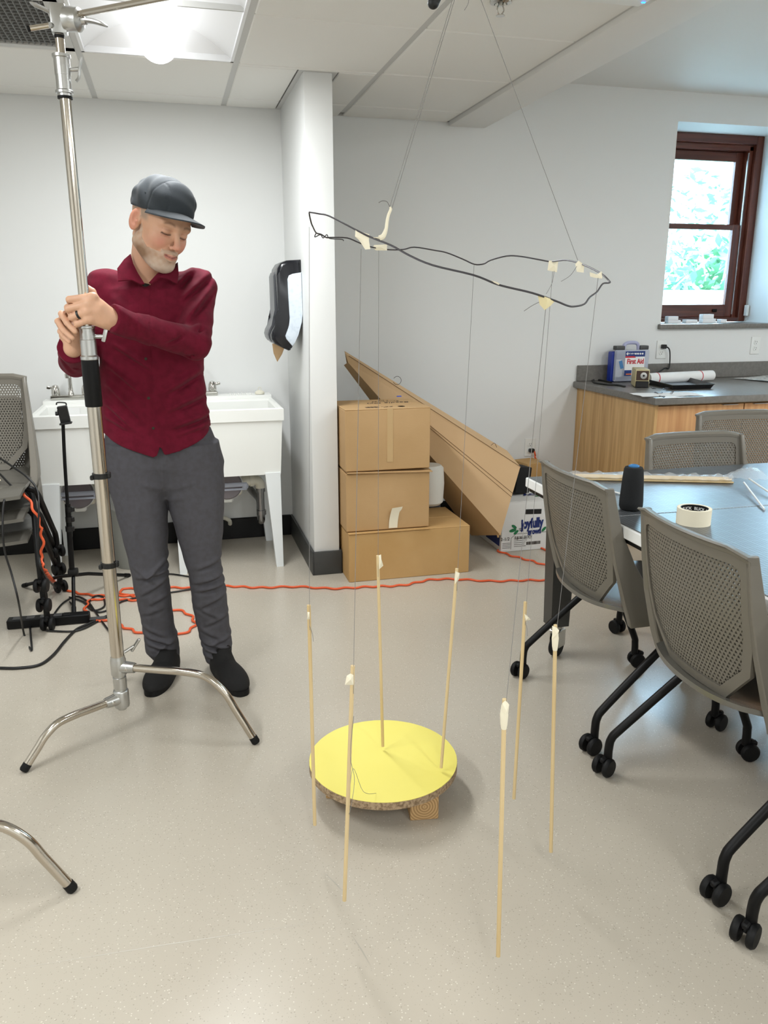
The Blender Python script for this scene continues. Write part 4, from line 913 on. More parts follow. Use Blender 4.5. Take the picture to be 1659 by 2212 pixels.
# printed blue panel on the produce box's left side
mb = MB(); mb.prism([(px0-.001, py0+.02, .03), (px0-.001, py0+.22, .03), (px0-.001, py0+.2, .09), (px0-.001, py0+.12, .10), (px0-.001, py0+.06, .085), (px0-.001, py0+.02, .12)], (-.0006, 0, 0)); mb.build('side_print', 'navyp', t, 0)
mb = MB()
for k in range(6): mb.lathe([(.008, 0), (.008, .0006)], (px0-.0008, py0+.06+.03*k, .13+.012*(k % 3)), (-1, 0, 0), 8)
mb.build('side_dots', 'print', t, 0)
# black foam chunk and brown carton behind
c = P(1122, 1055, 4.10); MB().box((c.x, 4.12, pz+.095), (.10, .10, .15), (0, .1, .25), .008, 2).build('black_foam', mat('black_foam', (18, 18, 19), .9, bump=(40, .4)), None, label='chunk of black packing foam on top of the produce carton', cat='foam')
c = P(1140, 1030, 4.5); MB().box((c.x+.05, 4.585, .19), (.15, .16, .38), (0, 0, .2), .003).build('amber_carton', 'cardk', None, label='upright brown carton against the wall behind the produce box', cat='box')
# ================================================================ C-STAND
SX, SY = -.228, 2.50
def zp(y): return P(200, y, SY).z
def leg_c(hub, foot, z, mbm, parent, out=.6):
    hub, foot = Vector(hub), Vector(foot); d = Vector((foot.x-hub.x, foot.y-hub.y, 0)); L = d.length; d.normalize()
    at = lambda u, h: Vector((hub.x, hub.y, 0))+d*(L*u)+Vector((0, 0, hub.z*h))
    end = foot+Vector((0, 0, .020)); e8 = at(.80, .74); pts = [hub+d*.045, at(.32, 1.0), at(.50, 1.0), at(.67, .95), e8, e8+(end-e8)*.4, e8+(end-e8)*.75, end]
    o = MB().tube(pts, .0125, 16, 6).build('leg', 'steel', parent)
    dd = (foot-pts[-1]).normalized(); dd = (end-pts[-2]).normalized()
    MB().tube([end-dd*.004, end+dd*.014, end+dd*.02], [.0135, .0138, .011], 16).build('rubber_tip', 'rubber', o)
t = thing('c_stand', 'polished steel stand with boom arm gripped by the man', 'light stand', (SX, SY, 0))
# base castings
for z, ang in ((.225, None), (.115, None)): pass
MB().lathe([(.014, .082), (.016, .09), (.0235, .092), (.0245, .10), (.0245, .146), (.0225, .15), (.019, .152), (.0185, .156), (.021, .158), (.021, .196), (.0185, .198), (.0185, .203), (.0235, .205), (.0245, .21), (.0245, .256), (.0225, .262), (.0215, .270)], (SX, SY, 0), n=24).build('base_casting', 'alu', t)
fl, fr_ = atz(60, 1665), atz(548, 1606); ft = Vector((SX*1.15-.0, SY+.36, 0)); ft = Vector((-.262, 2.865, 0))
for z, f in ((.122, fl), (.232, fr_), (.178, ft)):
    hub = Vector((SX, SY, z)); d = Vector((f.x-SX, f.y-SY, 0)).normalized(); sd_ = Vector((-d.y, d.x, 0))
    mb = MB(); mb.tube([hub+d*.008, hub+d*.03, hub+d*.056], [.022, .019, .0165], 14)
    mb.build('leg_socket', 'alu', t)
    mb = MB()
    for s in (-1, 1): mb.lathe([(.0055, 0), (.0055, .004), (.003, .005)], hub+d*.036+sd_*s*.016+Vector((0, 0, .002)), sd_*s, 10)
    mb.build('bolt', 'chrome', t)
    leg_c(hub, f, z, 'steel', t)
mb = MB(); kb = Vector((SX+.02, SY+.01, .275)); mb.cyl(kb, kb+Vector((.03, .012, .012)), .005); mb.box(kb+Vector((.036, .014, .015)), (.01, .012, .05), (0, .6, 0), .003); mb.build('wing_screw', 'alu', t)
# column: lower tube, black sleeve, collar, upper tubes
z_sl0, z_sl1, z_c1 = zp(878), zp(776), zp(704)
MB().cyl((SX, SY, .26), (SX, SY, z_sl0+.02), .0205, None, 28).build('lower_tube', 'steel', t)
MB().lathe([(.0235, z_sl0), (.0245, z_sl0+.004), (.0245, z_sl1), (.02, z_sl1)], (SX, SY, 0), n=28).build('black_sleeve', 'blackm', t)
MB().lathe([(.024, z_sl1-.002), (.0255, z_sl1), (.0255, z_sl1+.008), (.0225, z_sl1+.012), (.0225, z_sl1+.055), (.0215, z_sl1+.056), (.0215, z_c1-.008), (.024, z_c1-.006), (.024, z_c1), (.015, z_c1+.001)], (SX, SY, 0), n=28).build('collar', 'alu', t)
mb = MB(); q = Vector((SX+.022, SY, z_c1-.03)); mb.cyl(q, q+Vector((.022, -.006, 0)), .006); mb.box(q+Vector((.026, -.007, .004)), (.012, .01, .04), (0, .3, 0), .004, 2); mb.build('wing_screw', 'alu', t)
z_u = zp(212); z_u2 = zp(122); z_top = zp(85)
MB().cyl((SX, SY, z_c1-.01), (SX, SY, z_u+.01), .0148, None, 28).build('middle_tube', 'steel', t)
MB().lathe([(.0145, z_u-.004), (.0185, z_u-.002), (.0185, z_u+.006), (.0235, z_u+.007), (.0235, z_u+.013), (.0195, z_u+.016), (.0195, (z_u+z_u2)/2), (.0205, (z_u+z_u2)/2), (.0205, z_u2-.01), (.0235, z_u2-.008), (.0235, z_u2-.001), (.012, z_u2)], (SX, SY, 0), n=28).build('collar', 'alu', t)
MB().lathe([(.0195, z_u-.006), (.0195, z_u)], (SX, SY, 0), n=24).build('bushing', 'rubber', t)
mb = MB(); q = Vector((SX+.018, SY, (z_u+z_u2)/2+.015)); mb.cyl(q, q+Vector((.024, -.004, .002)), .006); mb.tube([q+Vector((.032, -.006, .03)), q+Vector((.03, -.006, .018)), q+Vector((.025, -.004, 0)), q+Vector((.022, -.004, -.018)), q+Vector((.014, -.004, -.028))], .0065, 8, 3, flat=.6); mb.build('wing_screw', 'alu', t)
MB().cyl((SX, SY, z_u2-.01), (SX, SY, z_top+.012), .0115, None, 24).build('upper_tube', 'steel', t)
MB().lathe([(.0125, z_top-.004), (.0125, z_top+.004)], (SX, SY, 0), n=24).build('bushing', 'rubber', t)
# grip head: two discs clamping the boom
hz = zp(45); apex = atz(1005, -92, 2.0)
hd = Vector((SX+.028, SY-.01, hz)); bdir = (Vector((apex.x-.03, apex.y+.03, 2.03))-Vector((SX+.05, SY-.028, hz+.006))).normalized()
mb = MB(); mb.box((SX+.002, SY, zp(48)), (.04, .036, zp(15)-zp(80)), None, .006, 2); mb.lathe([(.007, 0), (.007, .008)], (SX-.014, SY-.014, zp(66)), (-.6, -.8, 0), 10); mb.build('grip_head', 'alu', t)
ax = Vector((.80, -.35, -.10)).normalized()
MB().lathe([(.022, .0), (.03, .004), (.03, .022), (.029, .024), (.029, .04), (.024, .045), (.012, .05), (.010, .06)], Vector((SX+.018, SY-.006, hz-.002)), ax, 28).build('grip_disc', 'alu', t)
q = Vector((SX+.018, SY-.006, hz-.002))+ax*.055
mb = MB(); mb.tube([q, q+ax*.02, q+ax*.045+Vector((0, 0, -.004)), q+ax*.062+Vector((0, 0, -.010))], [.012, .011, .010, .004], 10, 3, flat=.6); mb.build('t_handle', 'alu', t)
q = Vector((SX-.016, SY, zp(35))); mb = MB(); mb.tube([q, q+Vector((-.014, -.003, .006)), q+Vector((-.035, -.008, .013)), q+Vector((-.048, -.01, .018))], [.008, .008, .0095, .003], 10, 3, flat=.6); mb.build('t_handle', 'alu', t)
b0 = Vector((SX+.052, SY-.03, hz+.004))
tail = b0-bdir*.0; MB().cyl(b0-bdir*.02, apex+Vector((0, 0, .03)), .0078, None, 18).build('boom_arm', 'steel', t)
q0 = P(62, 62, SY-.02); q1 = P(112, 54, SY-.01); mb = MB(); mb.cyl(q0, q1+(q1-q0)*.4, .0068, None, 14); mb.build('boom_tail', 'steel', t)
MB().cyl(q0-(q1-q0)*.06, q0+(q1-q0)*.05, .0074, None, 14).build('end_cap', 'rubber', t)
cl = P(936, 6, apex.y+.04); mb = MB(); e_ = apex+Vector((0, 0, .03)); mb.tube([e_, e_+(Vector((cl.x, cl.y, cl.z))-e_)*.6, Vector((cl.x, cl.y, cl.z))], [.008, .010, .011], 12); mb.sphere(cl, .0115, 10); mb.build('clip_handle', 'black', t, label='black spring clip handle at the end of the boom')
for yy_, lb in ((1028, 0), (1222, 1)):
    z = zp(yy_); mb = MB(); mb.lathe([(.0205, z-.008), (.0245, z-.008), (.0245, z+.008), (.0205, z+.008)], (SX, SY, 0), n=24); mb.box((SX+.024, SY-.004, z+.001), (.012, .02, .018), None, .003); mb.box((SX-.024, SY-.008, z-.004), (.012, .016, .014), None, .003); mb.build('cable_clip', 'black', t)
# second stand, mostly out of frame at the lower left
f2 = atz(150, 1926); hub2 = Vector((-.72, 1.78, 0)); 
t = thing('c_stand', 'polished steel stand leg with black tip at the lower left edge', 'light stand', hub2)
MB().lathe([(.016, .09), (.022, .092), (.022, .27), (.018, .275)], hub2, n=24).build('base_casting', 'alu', t)
MB().cyl(hub2+Vector((0, 0, .26)), hub2+Vector((0, 0, 1.2)), .0185, None, 24).build('lower_tube', 'steel', t)
leg_c(hub2+Vector((0, 0, .215)), f2, .215, 'steel', t)
leg_c(hub2+Vector((0, 0, .155)), hub2+Vector((-.2, .34, 0)), .155, 'steel', t)
leg_c(hub2+Vector((0, 0, .105)), hub2+Vector((-.25, -.3, 0)), .105, 'steel', t)
# ================================================================ YELLOW DISC
dc = atz(825, 1640, .108); dr = .211; dc = Vector(((.303+.713)/2+.004, 1.963, 0))
t = thing('yellow_disc', 'round yellow-topped particle board disc raised on wood blocks', 'disc', (dc.x, dc.y, 0))
zt_ = .108; zb_ = .083
MB().lathe([(dr-.004, zb_), (dr, zb_+.003), (dr, zt_-.001), (dr-.001, zt_)], dc, n=72).build('board', 'chip', t)
rr = random.Random(4); mb = MB(); n = 96
ringo = [[dc+Vector(((dr-.0005-(.004 if k in (70, 71, 72) else 0)+rr.uniform(-.0006, .0003))*math.cos(2*math.pi*k/n), (dr-.0005+rr.uniform(-.0006, .0003))*math.sin(2*math.pi*k/n), z)) for k in range(n)] for z in (zt_, zt_+.0012)]
mb.ring_sweep(ringo); mb.build('yellow_top', 'yellow', t)
def block_mat():
    m = bpy.data.materials.new('timber_end_grain'); m.use_nodes = True; nt = m.node_tree; b = nt.nodes['Principled BSDF']; L = nt.links.new
    tc = nt.nodes.new('ShaderNodeTexCoord'); mp = nt.nodes.new('ShaderNodeMapping'); mp.inputs['Scale'].default_value = (1, 0.02, 1); L(tc.outputs['Object'], mp.inputs['Vector'])
    wv = nt.nodes.new('ShaderNodeTexWave'); wv.wave_type = 'RINGS'; wv.rings_direction = 'Y'; wv.inputs['Scale'].default_value = 42; wv.inputs['Distortion'].default_value = 1.2; wv.inputs['Detail'].default_value = 1; L(mp.outputs['Vector'], wv.inputs['Vector'])
    r = nt.nodes.new('ShaderNodeValToRGB'); r.color_ramp.elements[0].color = lin((164, 128, 84)); r.color_ramp.elements[1].color = lin((206, 170, 120)); L(wv.outputs['Fac'], r.inputs['Fac']); L(r.outputs['Color'], b.inputs['Base Color']); b.inputs['Roughness'].default_value = .8
    return m
M['block'] = block_mat()
for (bx, by, rz, lb) in ((.595, 1.86, -.14, 'timber block with end grain rings propping the front of the yellow disc'), (.41, 1.985, 1.2, 'timber block in shadow propping the left of the yellow disc'), (.56, 2.09, .4, 'timber block hidden at the back under the yellow disc')):
    o = MB().box((0, 0, 0), (.078, .11, zb_-.001), None, .002).build('timber_block', 'block', None, 35, (bx, by, (zb_-.001)/2+.0003), label=lb, cat='timber block', group='blocks under the disc'); o.rotation_euler.z = rz
# ================================================================ HANGING SCULPTURE
front = [(668, 460, 1.72), (672, 459, 1.70), (690, 462, 1.66), (712, 467, 1.60), (770, 497, 1.46), (800, 512, 1.41), (845, 530, 1.37), (885, 552, 1.33), (935, 573, 1.29), (1022, 594, 1.24), (1068, 612, 1.22), (1095, 620, 1.21), (1150, 633, 1.20), (1200, 650, 1.21), (1225, 660, 1.23), (1240, 662, 1.25), (1262, 657, 1.28), (1274, 642, 1.33), (1290, 630, 1.38), (1302, 613, 1.42), (1316, 611, 1.44), (1316, 607, 1.45), (1300, 592, 1.48), (1265, 574, 1.56), (1225, 562, 1.63), (1190, 565, 1.69), (1165, 561, 1.72), (1125, 554, 1.77), (1095, 553, 1.80), (1060, 562, 1.84), (1045, 570, 1.86), (1025, 571, 1.87), (1000, 560, 1.90), (965, 546, 1.93), (940, 541, 1.95), (895, 534, 1.98), (870, 539, 2.0), (835, 539, 2.02), (800, 533, 2.0), (775, 524, 1.97), (750, 514, 1.94), (715, 513, 1.88), (705, 513, 1.86), (693, 506, 1.82), (683, 503, 1.80), (676, 490, 1.76), (672, 480, 1.74)]
HP = [P(*q) for q in front]
cen = sum(HP, Vector())/len(HP)
t = thing('wire_hoop', 'bent dark wire hoop hanging on threads with bits of masking tape', 'wire sculpture', (cen.x, cen.y, cen.z))
MB().tube(HP, .0016, 7, 4, True).build('hoop_wire', 'wire', t)
mb = MB(); mb.tube([P(683, 503, 1.80), P(680, 512, 1.81), P(692, 507, 1.83), P(698, 514, 1.84), P(706, 507, 1.85), P(712, 515, 1.86), P(738, 517, 1.90), P(742, 520, 1.91)], .0011, 6, 5); mb.build('twisted_end', 'wire', t)
def tape(parent, pts, name='tape_flag', m='masking', th=.0006):
    """crumpled strip of tape: outline in pixels at depth Y"""
    mb = MB(); n = len(pts); q = [P(*p) for p in pts]; c = sum(q, Vector())/n
    d = Vector((0, -th, 0)); a = [mb.bm.verts.new(p) for p in q]; cc = mb.bm.verts.new(c+Vector((0, -.006, .001)))
    b = [mb.bm.verts.new(p-d) for p in q]; c2 = mb.bm.verts.new(c+Vector((0, -.006, .001))-d)
    for i in range(n):
        k = (i+1) % n; mb.bm.faces.new((a[i], a[k], cc)); mb.bm.faces.new((b[k], b[i], c2)); mb.bm.faces.new((a[i], b[i], b[k], a[k]))
    return mb.build(name, m, parent, 25)
tape(t, [(768, 497, 1.46), (798, 506, 1.42), (797, 520, 1.42), (800, 538, 1.42), (789, 539, 1.43), (776, 519, 1.45), (767, 511, 1.46)])
tape(t, [(808, 529, 2.01), (836, 528, 2.01), (836, 541, 2.01), (812, 541, 2.01), (806, 535, 2.01)])
tape(t, [(1186, 563, 1.688), (1206, 563, 1.68), (1203, 588, 1.68), (1183, 584, 1.69)])
tape(t, [(1250, 563, 1.58), (1262, 572, 1.57), (1261, 589, 1.57), (1246, 587, 1.58), (1243, 570, 1.59)])
tape(t, [(1274, 588, 1.50), (1288, 594, 1.49), (1300, 586, 1.48), (1301, 602, 1.47), (1284, 600, 1.49), (1275, 597, 1.5)])
tape(t, [(1161, 634, 1.205), (1180, 642, 1.20), (1200, 649, 1.21), (1190, 660, 1.21), (1177, 670, 1.21), (1166, 658, 1.21)], m=mat('cream_tape', (232, 220, 176), .75))
tape(t, [(1062, 606, 1.222), (1072, 609, 1.22), (1082, 615, 1.215), (1078, 617, 1.215), (1064, 611, 1.222)])
mb = MB(); mb.tube([P(820, 515, 1.39), P(828, 510, 1.39), P(834, 495, 1.39), (P(836, 480, 1.39)), P(839, 465, 1.39), P(844, 452, 1.39), P(842, 447, 1.39)], [.005, .0045, .003, .0028, .0026, .0024, .0015], 8, 4); mb.build('taped_hook', 'masking', t)
tape(t, [(806, 513, 1.40), (825, 517, 1.39), (834, 503, 1.39), (832, 510, 1.39), (822, 517, 1.395), (812, 517, 1.40)])
mb = MB(); mb.tube([P(842, 447, 1.39), P(836, 436, 1.39), P(826, 434, 1.39), P(818, 438, 1.39)], .0008, 5, 4); mb.build('wire_tail', 'thread', t)
TR = .00055
th = MB(); th.tube([P(842, 447, 1.39), apex], TR, 5); th.tube([P(846, 452, 1.39), apex+Vector((.004, 0, 0))], TR, 5); th.build('suspension_thread', 'thread', t)
MB().tube([P(1248, 562, 1.59), apex], TR, 5).build('suspension_thread', 'thread', t)
for pts in ([P(1246, 575, 1.58), P(1232, 595, 1.58), P(1212, 608, 1.58)], [P(1170, 650, 1.21), P(1150, 660, 1.21), P(1132, 672, 1.21)], [P(1197, 585, 1.68), P(1193, 610, 1.68), P(1180, 635, 1.68)], [P(1013, -30, apex.y), P(1012, 5, apex.y), P(1003, 22, apex.y)]):
    MB().tube(pts, TR, 5, 4).build('loose_thread', 'thread', t)
# seven hanging dowels
DW = [((667, 1307), (680, 1782), .11, (668, 490, 1.715), 'leftmost hanging dowel, in front of the left rim of the yellow disc'),
      ((762, 1438), (744, 1945), .11, (780, 538, 1.445), 'hanging dowel crossing in front of the yellow disc with a tape flag on its left'),
      ((816, 1200), (827, 1612), .122, (818, 541, 2.015), 'hanging dowel above the middle of the yellow disc with a white tape flag'),
      ((987, 1228), (953, 1658), .122, (1024, 573, 1.872), 'hanging dowel leaning over the right rim of the yellow disc'),
      ((1135, 1300), (1110, 1725), .11, (1194, 586, 1.685), 'hanging dowel in front of the left chair castor'),
      ((1200, 1350), (1190, 1840), .11, (1292, 600, 1.475), 'rightmost hanging dowel beside the table castor'),
      ((1090, 1510), (1076, 2065), .11, (1180, 655, 1.21), 'nearest hanging dowel with crumpled tape on its tip')]
for i, (tp_, bt, zb_, at_, lb) in enumerate(DW):
    b = atz(bt[0], bt[1], zb_); a = P(tp_[0], tp_[1], b.y)
    t = thing('hanging_dowel', lb, 'dowel', b, 'dowels hanging from the wire hoop')
    MB().tube([a, b], .0044, 10).build('stick', 'dowel', t)
    MB().tube([P(*at_), a+Vector((0, -.004, -.035)), a+Vector((0, -.004, -.06))], TR, 5).build('thread', 'thread', t)
    x, y = tp_; Y = b.y-.004
    fl = [[(664, 1322), (669, 1322), (669, 1338), (664, 1338)], [(757, 1455), (764, 1458), (764, 1480), (745, 1479), (749, 1460)], [(818, 1200), (823, 1198), (824, 1208), (828, 1222), (819, 1230)], [(984, 1234), (993, 1238), (991, 1252), (983, 1262), (982, 1250)], [(1133, 1326), (1139, 1330), (1147, 1339), (1135, 1341)], [(1193, 1352), (1202, 1355), (1208, 1362), (1204, 1374), (1200, 1385), (1193, 1380)], [(1085, 1520), (1092, 1512), (1100, 1522), (1098, 1540), (1090, 1558), (1085, 1550)]][i]
    tape(t, [(p[0], p[1], Y) for p in fl])
    if i in (5, 6):
        mb = MB(); d = (b-a).normalized(); mb.tube([a+d*.012, a+d*.03, a+d*.05, a+d*.06], [.0055, .0078, .0066, .005], 9); mb.build('tape_wrap', 'masking', t)
    if i in (0, 4): MB().tube([a+Vector((0, -.004, -.05)), a+Vector((.006, -.004, -.07)), a+Vector((.008, -.004, -.09))], TR, 5, 4).build('loose_thread', 'thread', t)
    if i == 1: MB().tube([a+Vector((0, -.005, -.11)), a+Vector((-.008, -.004, -.2)), a+Vector((.0, -.005, -.26)), a+Vector((-.012, -.002, -.34)), P(762, 1660, 1.62), P(785, 1710, 1.70), Vector((.45, 1.80, .111))], TR, 5, 5).build('loose_thread', 'thread', t)
# ================================================================ CORDS ON THE FLOOR
def wavy(pts, r, amp, wl, name, m, label, parent=None):
    p = crom([Vector(q) for q in pts], 12); L = 0; out = []
    d = [0]
    for i in range(1, len(p)): d.append(d[-1]+(p[i]-p[i-1]).length)
    N = max(8, int(d[-1]/(wl/8)))
    for k in range(N+1):
        s = d[-1]*k/N; i = min(max(np.searchsorted(d, s)-1, 0), len(p)-2); u = (s-d[i])/max(d[i+1]-d[i], 1e-6)
        q = p[i].lerp(p[i+1], u); tg = (p[i+1]-p[i]).normalized(); sd_ = tg.cross(Vector((0, 0, 1)));
        sd_ = sd_.normalized() if sd_.length > .2 else Vector((1, 0, 0))
        w = math.sin(2*math.pi*s/wl+1.2*math.sin(s*7)); out.append(q+sd_*amp*w)
    return MB().tube(out, r, 8).build(name, m, parent, 60, label=label if parent is None else None, cat='cord' if parent is None else None)
Zc = .0062
def fp(*xy): return [atz(x, y, Zc) for x, y in xy]
t = thing('extension_cord', 'orange extension cord plugged into the wall and snaking across the floor', 'cord', atz(800, 1268))
pl = o3+Vector((.006, -.02, -.018)); MB().box(pl, (.034, .03, .024), None, .004).build('plug', 'black', t)
cpts = [pl+Vector((.014, -.01, -.004)), pl+Vector((.024, -.014, -.05)), pl+Vector((.018, -.014, -.10)), P(1146, 1040, 4.66), P(1150, 1100, 4.62)]
wavy(cpts+[Vector((2.3, 4.3, .05)), Vector((2.3, 4.0, Zc))], .0055, .005, .05, 'cable', 'orange', None, t)
wavy(fp((1240, 1215), (1205, 1195), (1160, 1183), (1120, 1178), (1078, 1186), (1082, 1192), (1105, 1200), (1150, 1212), (1200, 1228)), .0055, .009, .095, 'cable', 'orange', None, t)
wavy(fp((1230, 1256), (1167, 1253), (1110, 1254), (1060, 1255), (985, 1251), (930, 1252), (870, 1264), (800, 1267), (720, 1271), (640, 1267), (560, 1269), (490, 1266), (440, 1270), (375, 1269), (300, 1272), (262, 1272), (268, 1284), (300, 1290), (345, 1300)), .0055, .008, .095, 'cable', 'orange', None, t)
wavy(fp((345, 1300), (290, 1296), (235, 1295), (200, 1295), (186, 1310), (190, 1335), (235, 1342), (262, 1352), (300, 1366), (340, 1372), (378, 1372), (408, 1362), (422, 1346), (405, 1325), (375, 1317), (345, 1320)), .0055, .008, .085, 'cable', 'orange', None, t)
sp0 = P(50, 1062, 3.42); ch_ = [sp0, P(62, 1080, 3.40), P(75, 1105, 3.38), P(90, 1145, 3.36), P(92, 1200, 3.36), P(98, 1235, 3.38)]
wavy(ch_+fp((118, 1258), (140, 1272), (180, 1283), (235, 1287), (290, 1286)), .0055, .006, .075, 'cable', 'orange', None, t)
MB().box(P(38, 1064, 3.42), (.05, .035, .03), (0, .2, .2), .005).build('socket_end', 'black', t)
def blk(pts, label, r=.0042):
    MB().tube(pts, r, 8, 7).build('black_cable', 'cord', None, 60, label=label, cat='cable', group='black cables by the stacked chairs')
blk([P(0, 1024, 3.5), P(20, 1045, 3.45), P(36, 1060, 3.42)], 'short black cable dropping onto the top chair seat')
blk([P(0, 990, 3.55), P(30, 1010, 3.5), P(60, 1032, 3.45), P(80, 1058, 3.42), P(84, 1100, 3.36), P(82, 1150, 3.34), P(84, 1200, 3.33), P(95, 1240, 3.36)]+fp((125, 1275), (160, 1310)), 'black cable arching from the chair back down past the seats')
blk([P(20, 1062, 3.40), P(8, 1085, 3.30), P(6, 1140, 3.26), P(10, 1190, 3.25), P(25, 1240, 3.24), P(40, 1300, 3.2)]+fp((52, 1370), (68, 1405), (66, 1370), (65, 1340), (75, 1345)), 'black cable hanging in front of the stacked chairs')
blk(fp((0, 1443), (40, 1443), (85, 1436), (115, 1415), (140, 1385), (165, 1360), (190, 1348), (220, 1335), (245, 1325)), 'thick black cable curving across the floor at the left edge', .0058)
blk(fp((110, 1338), (125, 1315), (140, 1300), (165, 1288), (190, 1300), (205, 1320), (222, 1345), (238, 1366)), 'black cable looping from the power strip to the stand')
blk(fp((150, 1290), (180, 1300), (200, 1318), (225, 1310), (222, 1290), (205, 1288), (192, 1305), (210, 1322), (240, 1315), (262, 1300), (300, 1290), (330, 1285)), 'tangled black cable coil on the floor left of the man')
blk(fp((330, 1240), (370, 1240), (405, 1245), (430, 1248)), 'black cable running between the man and the sinks')
blk(fp((330, 1285), (380, 1278), (420, 1272), (440, 1270)), 'black cable passing behind the shoes of the man')
blk(fp((100, 1362), (150, 1364), (180, 1358), (215, 1340), (235, 1330)), 'black cable lying in front of the power strip')
# power strip
a, b = atz(18, 1357), atz(195, 1342); c = (a+b)/2; ang = math.atan2(b.y-a.y, b.x-a.x); L = (b-a).length; R = Euler((0, 0, ang)).to_matrix()
t = thing('power_strip', 'long black power strip on the floor by the chair castors', 'power strip', c)
MB().box(c+Vector((0, 0, .022)), (L, .05, .04), R, .004).build('body', 'blackm', t)
mb = MB(); mb.box(c+R@Vector((L*.22, 0, .043)), (.03, .03, .006), R, .002); mb.build('switch', 'rubber', t)
mb = MB()
for k in range(4): mb.box(c+R@Vector((-L*.38+k*.055, 0, .0425)), (.034, .03, .003), R, .001)
mb.build('socket', 'darkgrey', t)
MB().box(c+R@Vector((L/2+.03, 0, .012)), (.07, .03, .004), R, .001).build('mount_tab', 'darkgrey', t)
# a faint pale scratch and short darker streaks on the floor
fo = bpy.data.objects['floor']
for k, (q0, q1, w_, rgb_) in enumerate((((0, 2098), (700, 1990), .0022, (208, 203, 192)), ((700, 1885), (745, 1930), .003, (172, 166, 154)), ((760, 2020), (800, 2085), .003, (172, 166, 154)))):
    a, b = atz(*q0, .0003), atz(*q1, .0003); d = (b-a).normalized(); n_ = Vector((-d.y, d.x, 0))*w_*.5; m_ = (a+b)/2+n_*(3 if k == 0 else 1)
    MB().quad(a, m_-n_, m_+n_, a+n_*.2).quad(m_-n_, b, b+n_*.2, m_+n_).build('scuff_mark', mat('scuff_%d' % k, rgb_, .35), fo, 0)
# ================================================================ PHONE TRIPOD
tb = atz(165, 1272); tb = Vector((-.505, 3.74, 0)); Yt = 3.74
t = thing('phone_tripod', 'slim black tripod with a phone clamp in front of the left sink', 'tripod', tb)
zt_ = lambda y: P(150, y, Yt).z
xt = lambda x, y: P(x, y, Yt)
MB().tube([xt(136, 912), xt(140, 1000), xt(146, 1090)], .0075, 12, 3).build('centre_pole', 'blackm', t)
mb = MB(); mb.tube([xt(146, 1088), xt(150, 1150), xt(156, 1240)], .0125, 12, 3); mb.build('lower_pole', 'blackm', t)
mb = MB()
for y in (1100, 1122, 1142): q = xt(149, y); mb.cyl(q-Vector((0, 0, .012)), q+Vector((0, 0, .012)), .0155, None, 14); mb.box(q+Vector((.017, -.004, 0)), (.014, .012, .022), None, .003)
mb.build('flip_lock', 'black', t)
q = xt(158, 1235); MB().box(q, (.045, .04, .03), None, .008, 2).build('leg_hub', 'black', t)
ctr = xt(158, 1238)
for e in (atz(160, 1328), atz(52, 1268), atz(278, 1246)):
    e = e+Vector((0, 0, .008)); mb = MB(); d = (e-ctr)
    mb.tube([ctr+Vector((0, 0, -.01)), ctr+d*.25+Vector((0, 0, .0)), e], .0085, 10); lg = mb.build('leg', 'blackm', t)
    MB().tube([e-d.normalized()*.03, e+d.normalized()*.006], .0105, 10).build('foot_cap', 'rubber', lg)
q = xt(138, 895); mb = MB(); mb.box(q+Vector((0, 0, 0)), (.042, .02, .075), (.1, -.12, 0), .003); mb.box(q+Vector((.006, -.012, -.038)), (.052, .03, .008), (0, -.12, 0), .002); mb.build('phone_clamp', 'black', t)
mb = MB(); q2 = q+Vector((-.006, 0, .042)); mb.tube([q2+Vector((-.02, 0, 0)), q2+Vector((-.016, 0, .01)), q2+Vector((.016, 0, .008)), q2+Vector((.02, 0, -.002))], .003, 8, 3); mb.build('clamp_jaw', 'black', t)
MB().lathe([(.008, 0), (.009, .004), (.009, .012), (.004, .013)], q+Vector((-.022, 0, .004)), (-1, 0, 0), 14).build('clamp_knob', 'black', t)
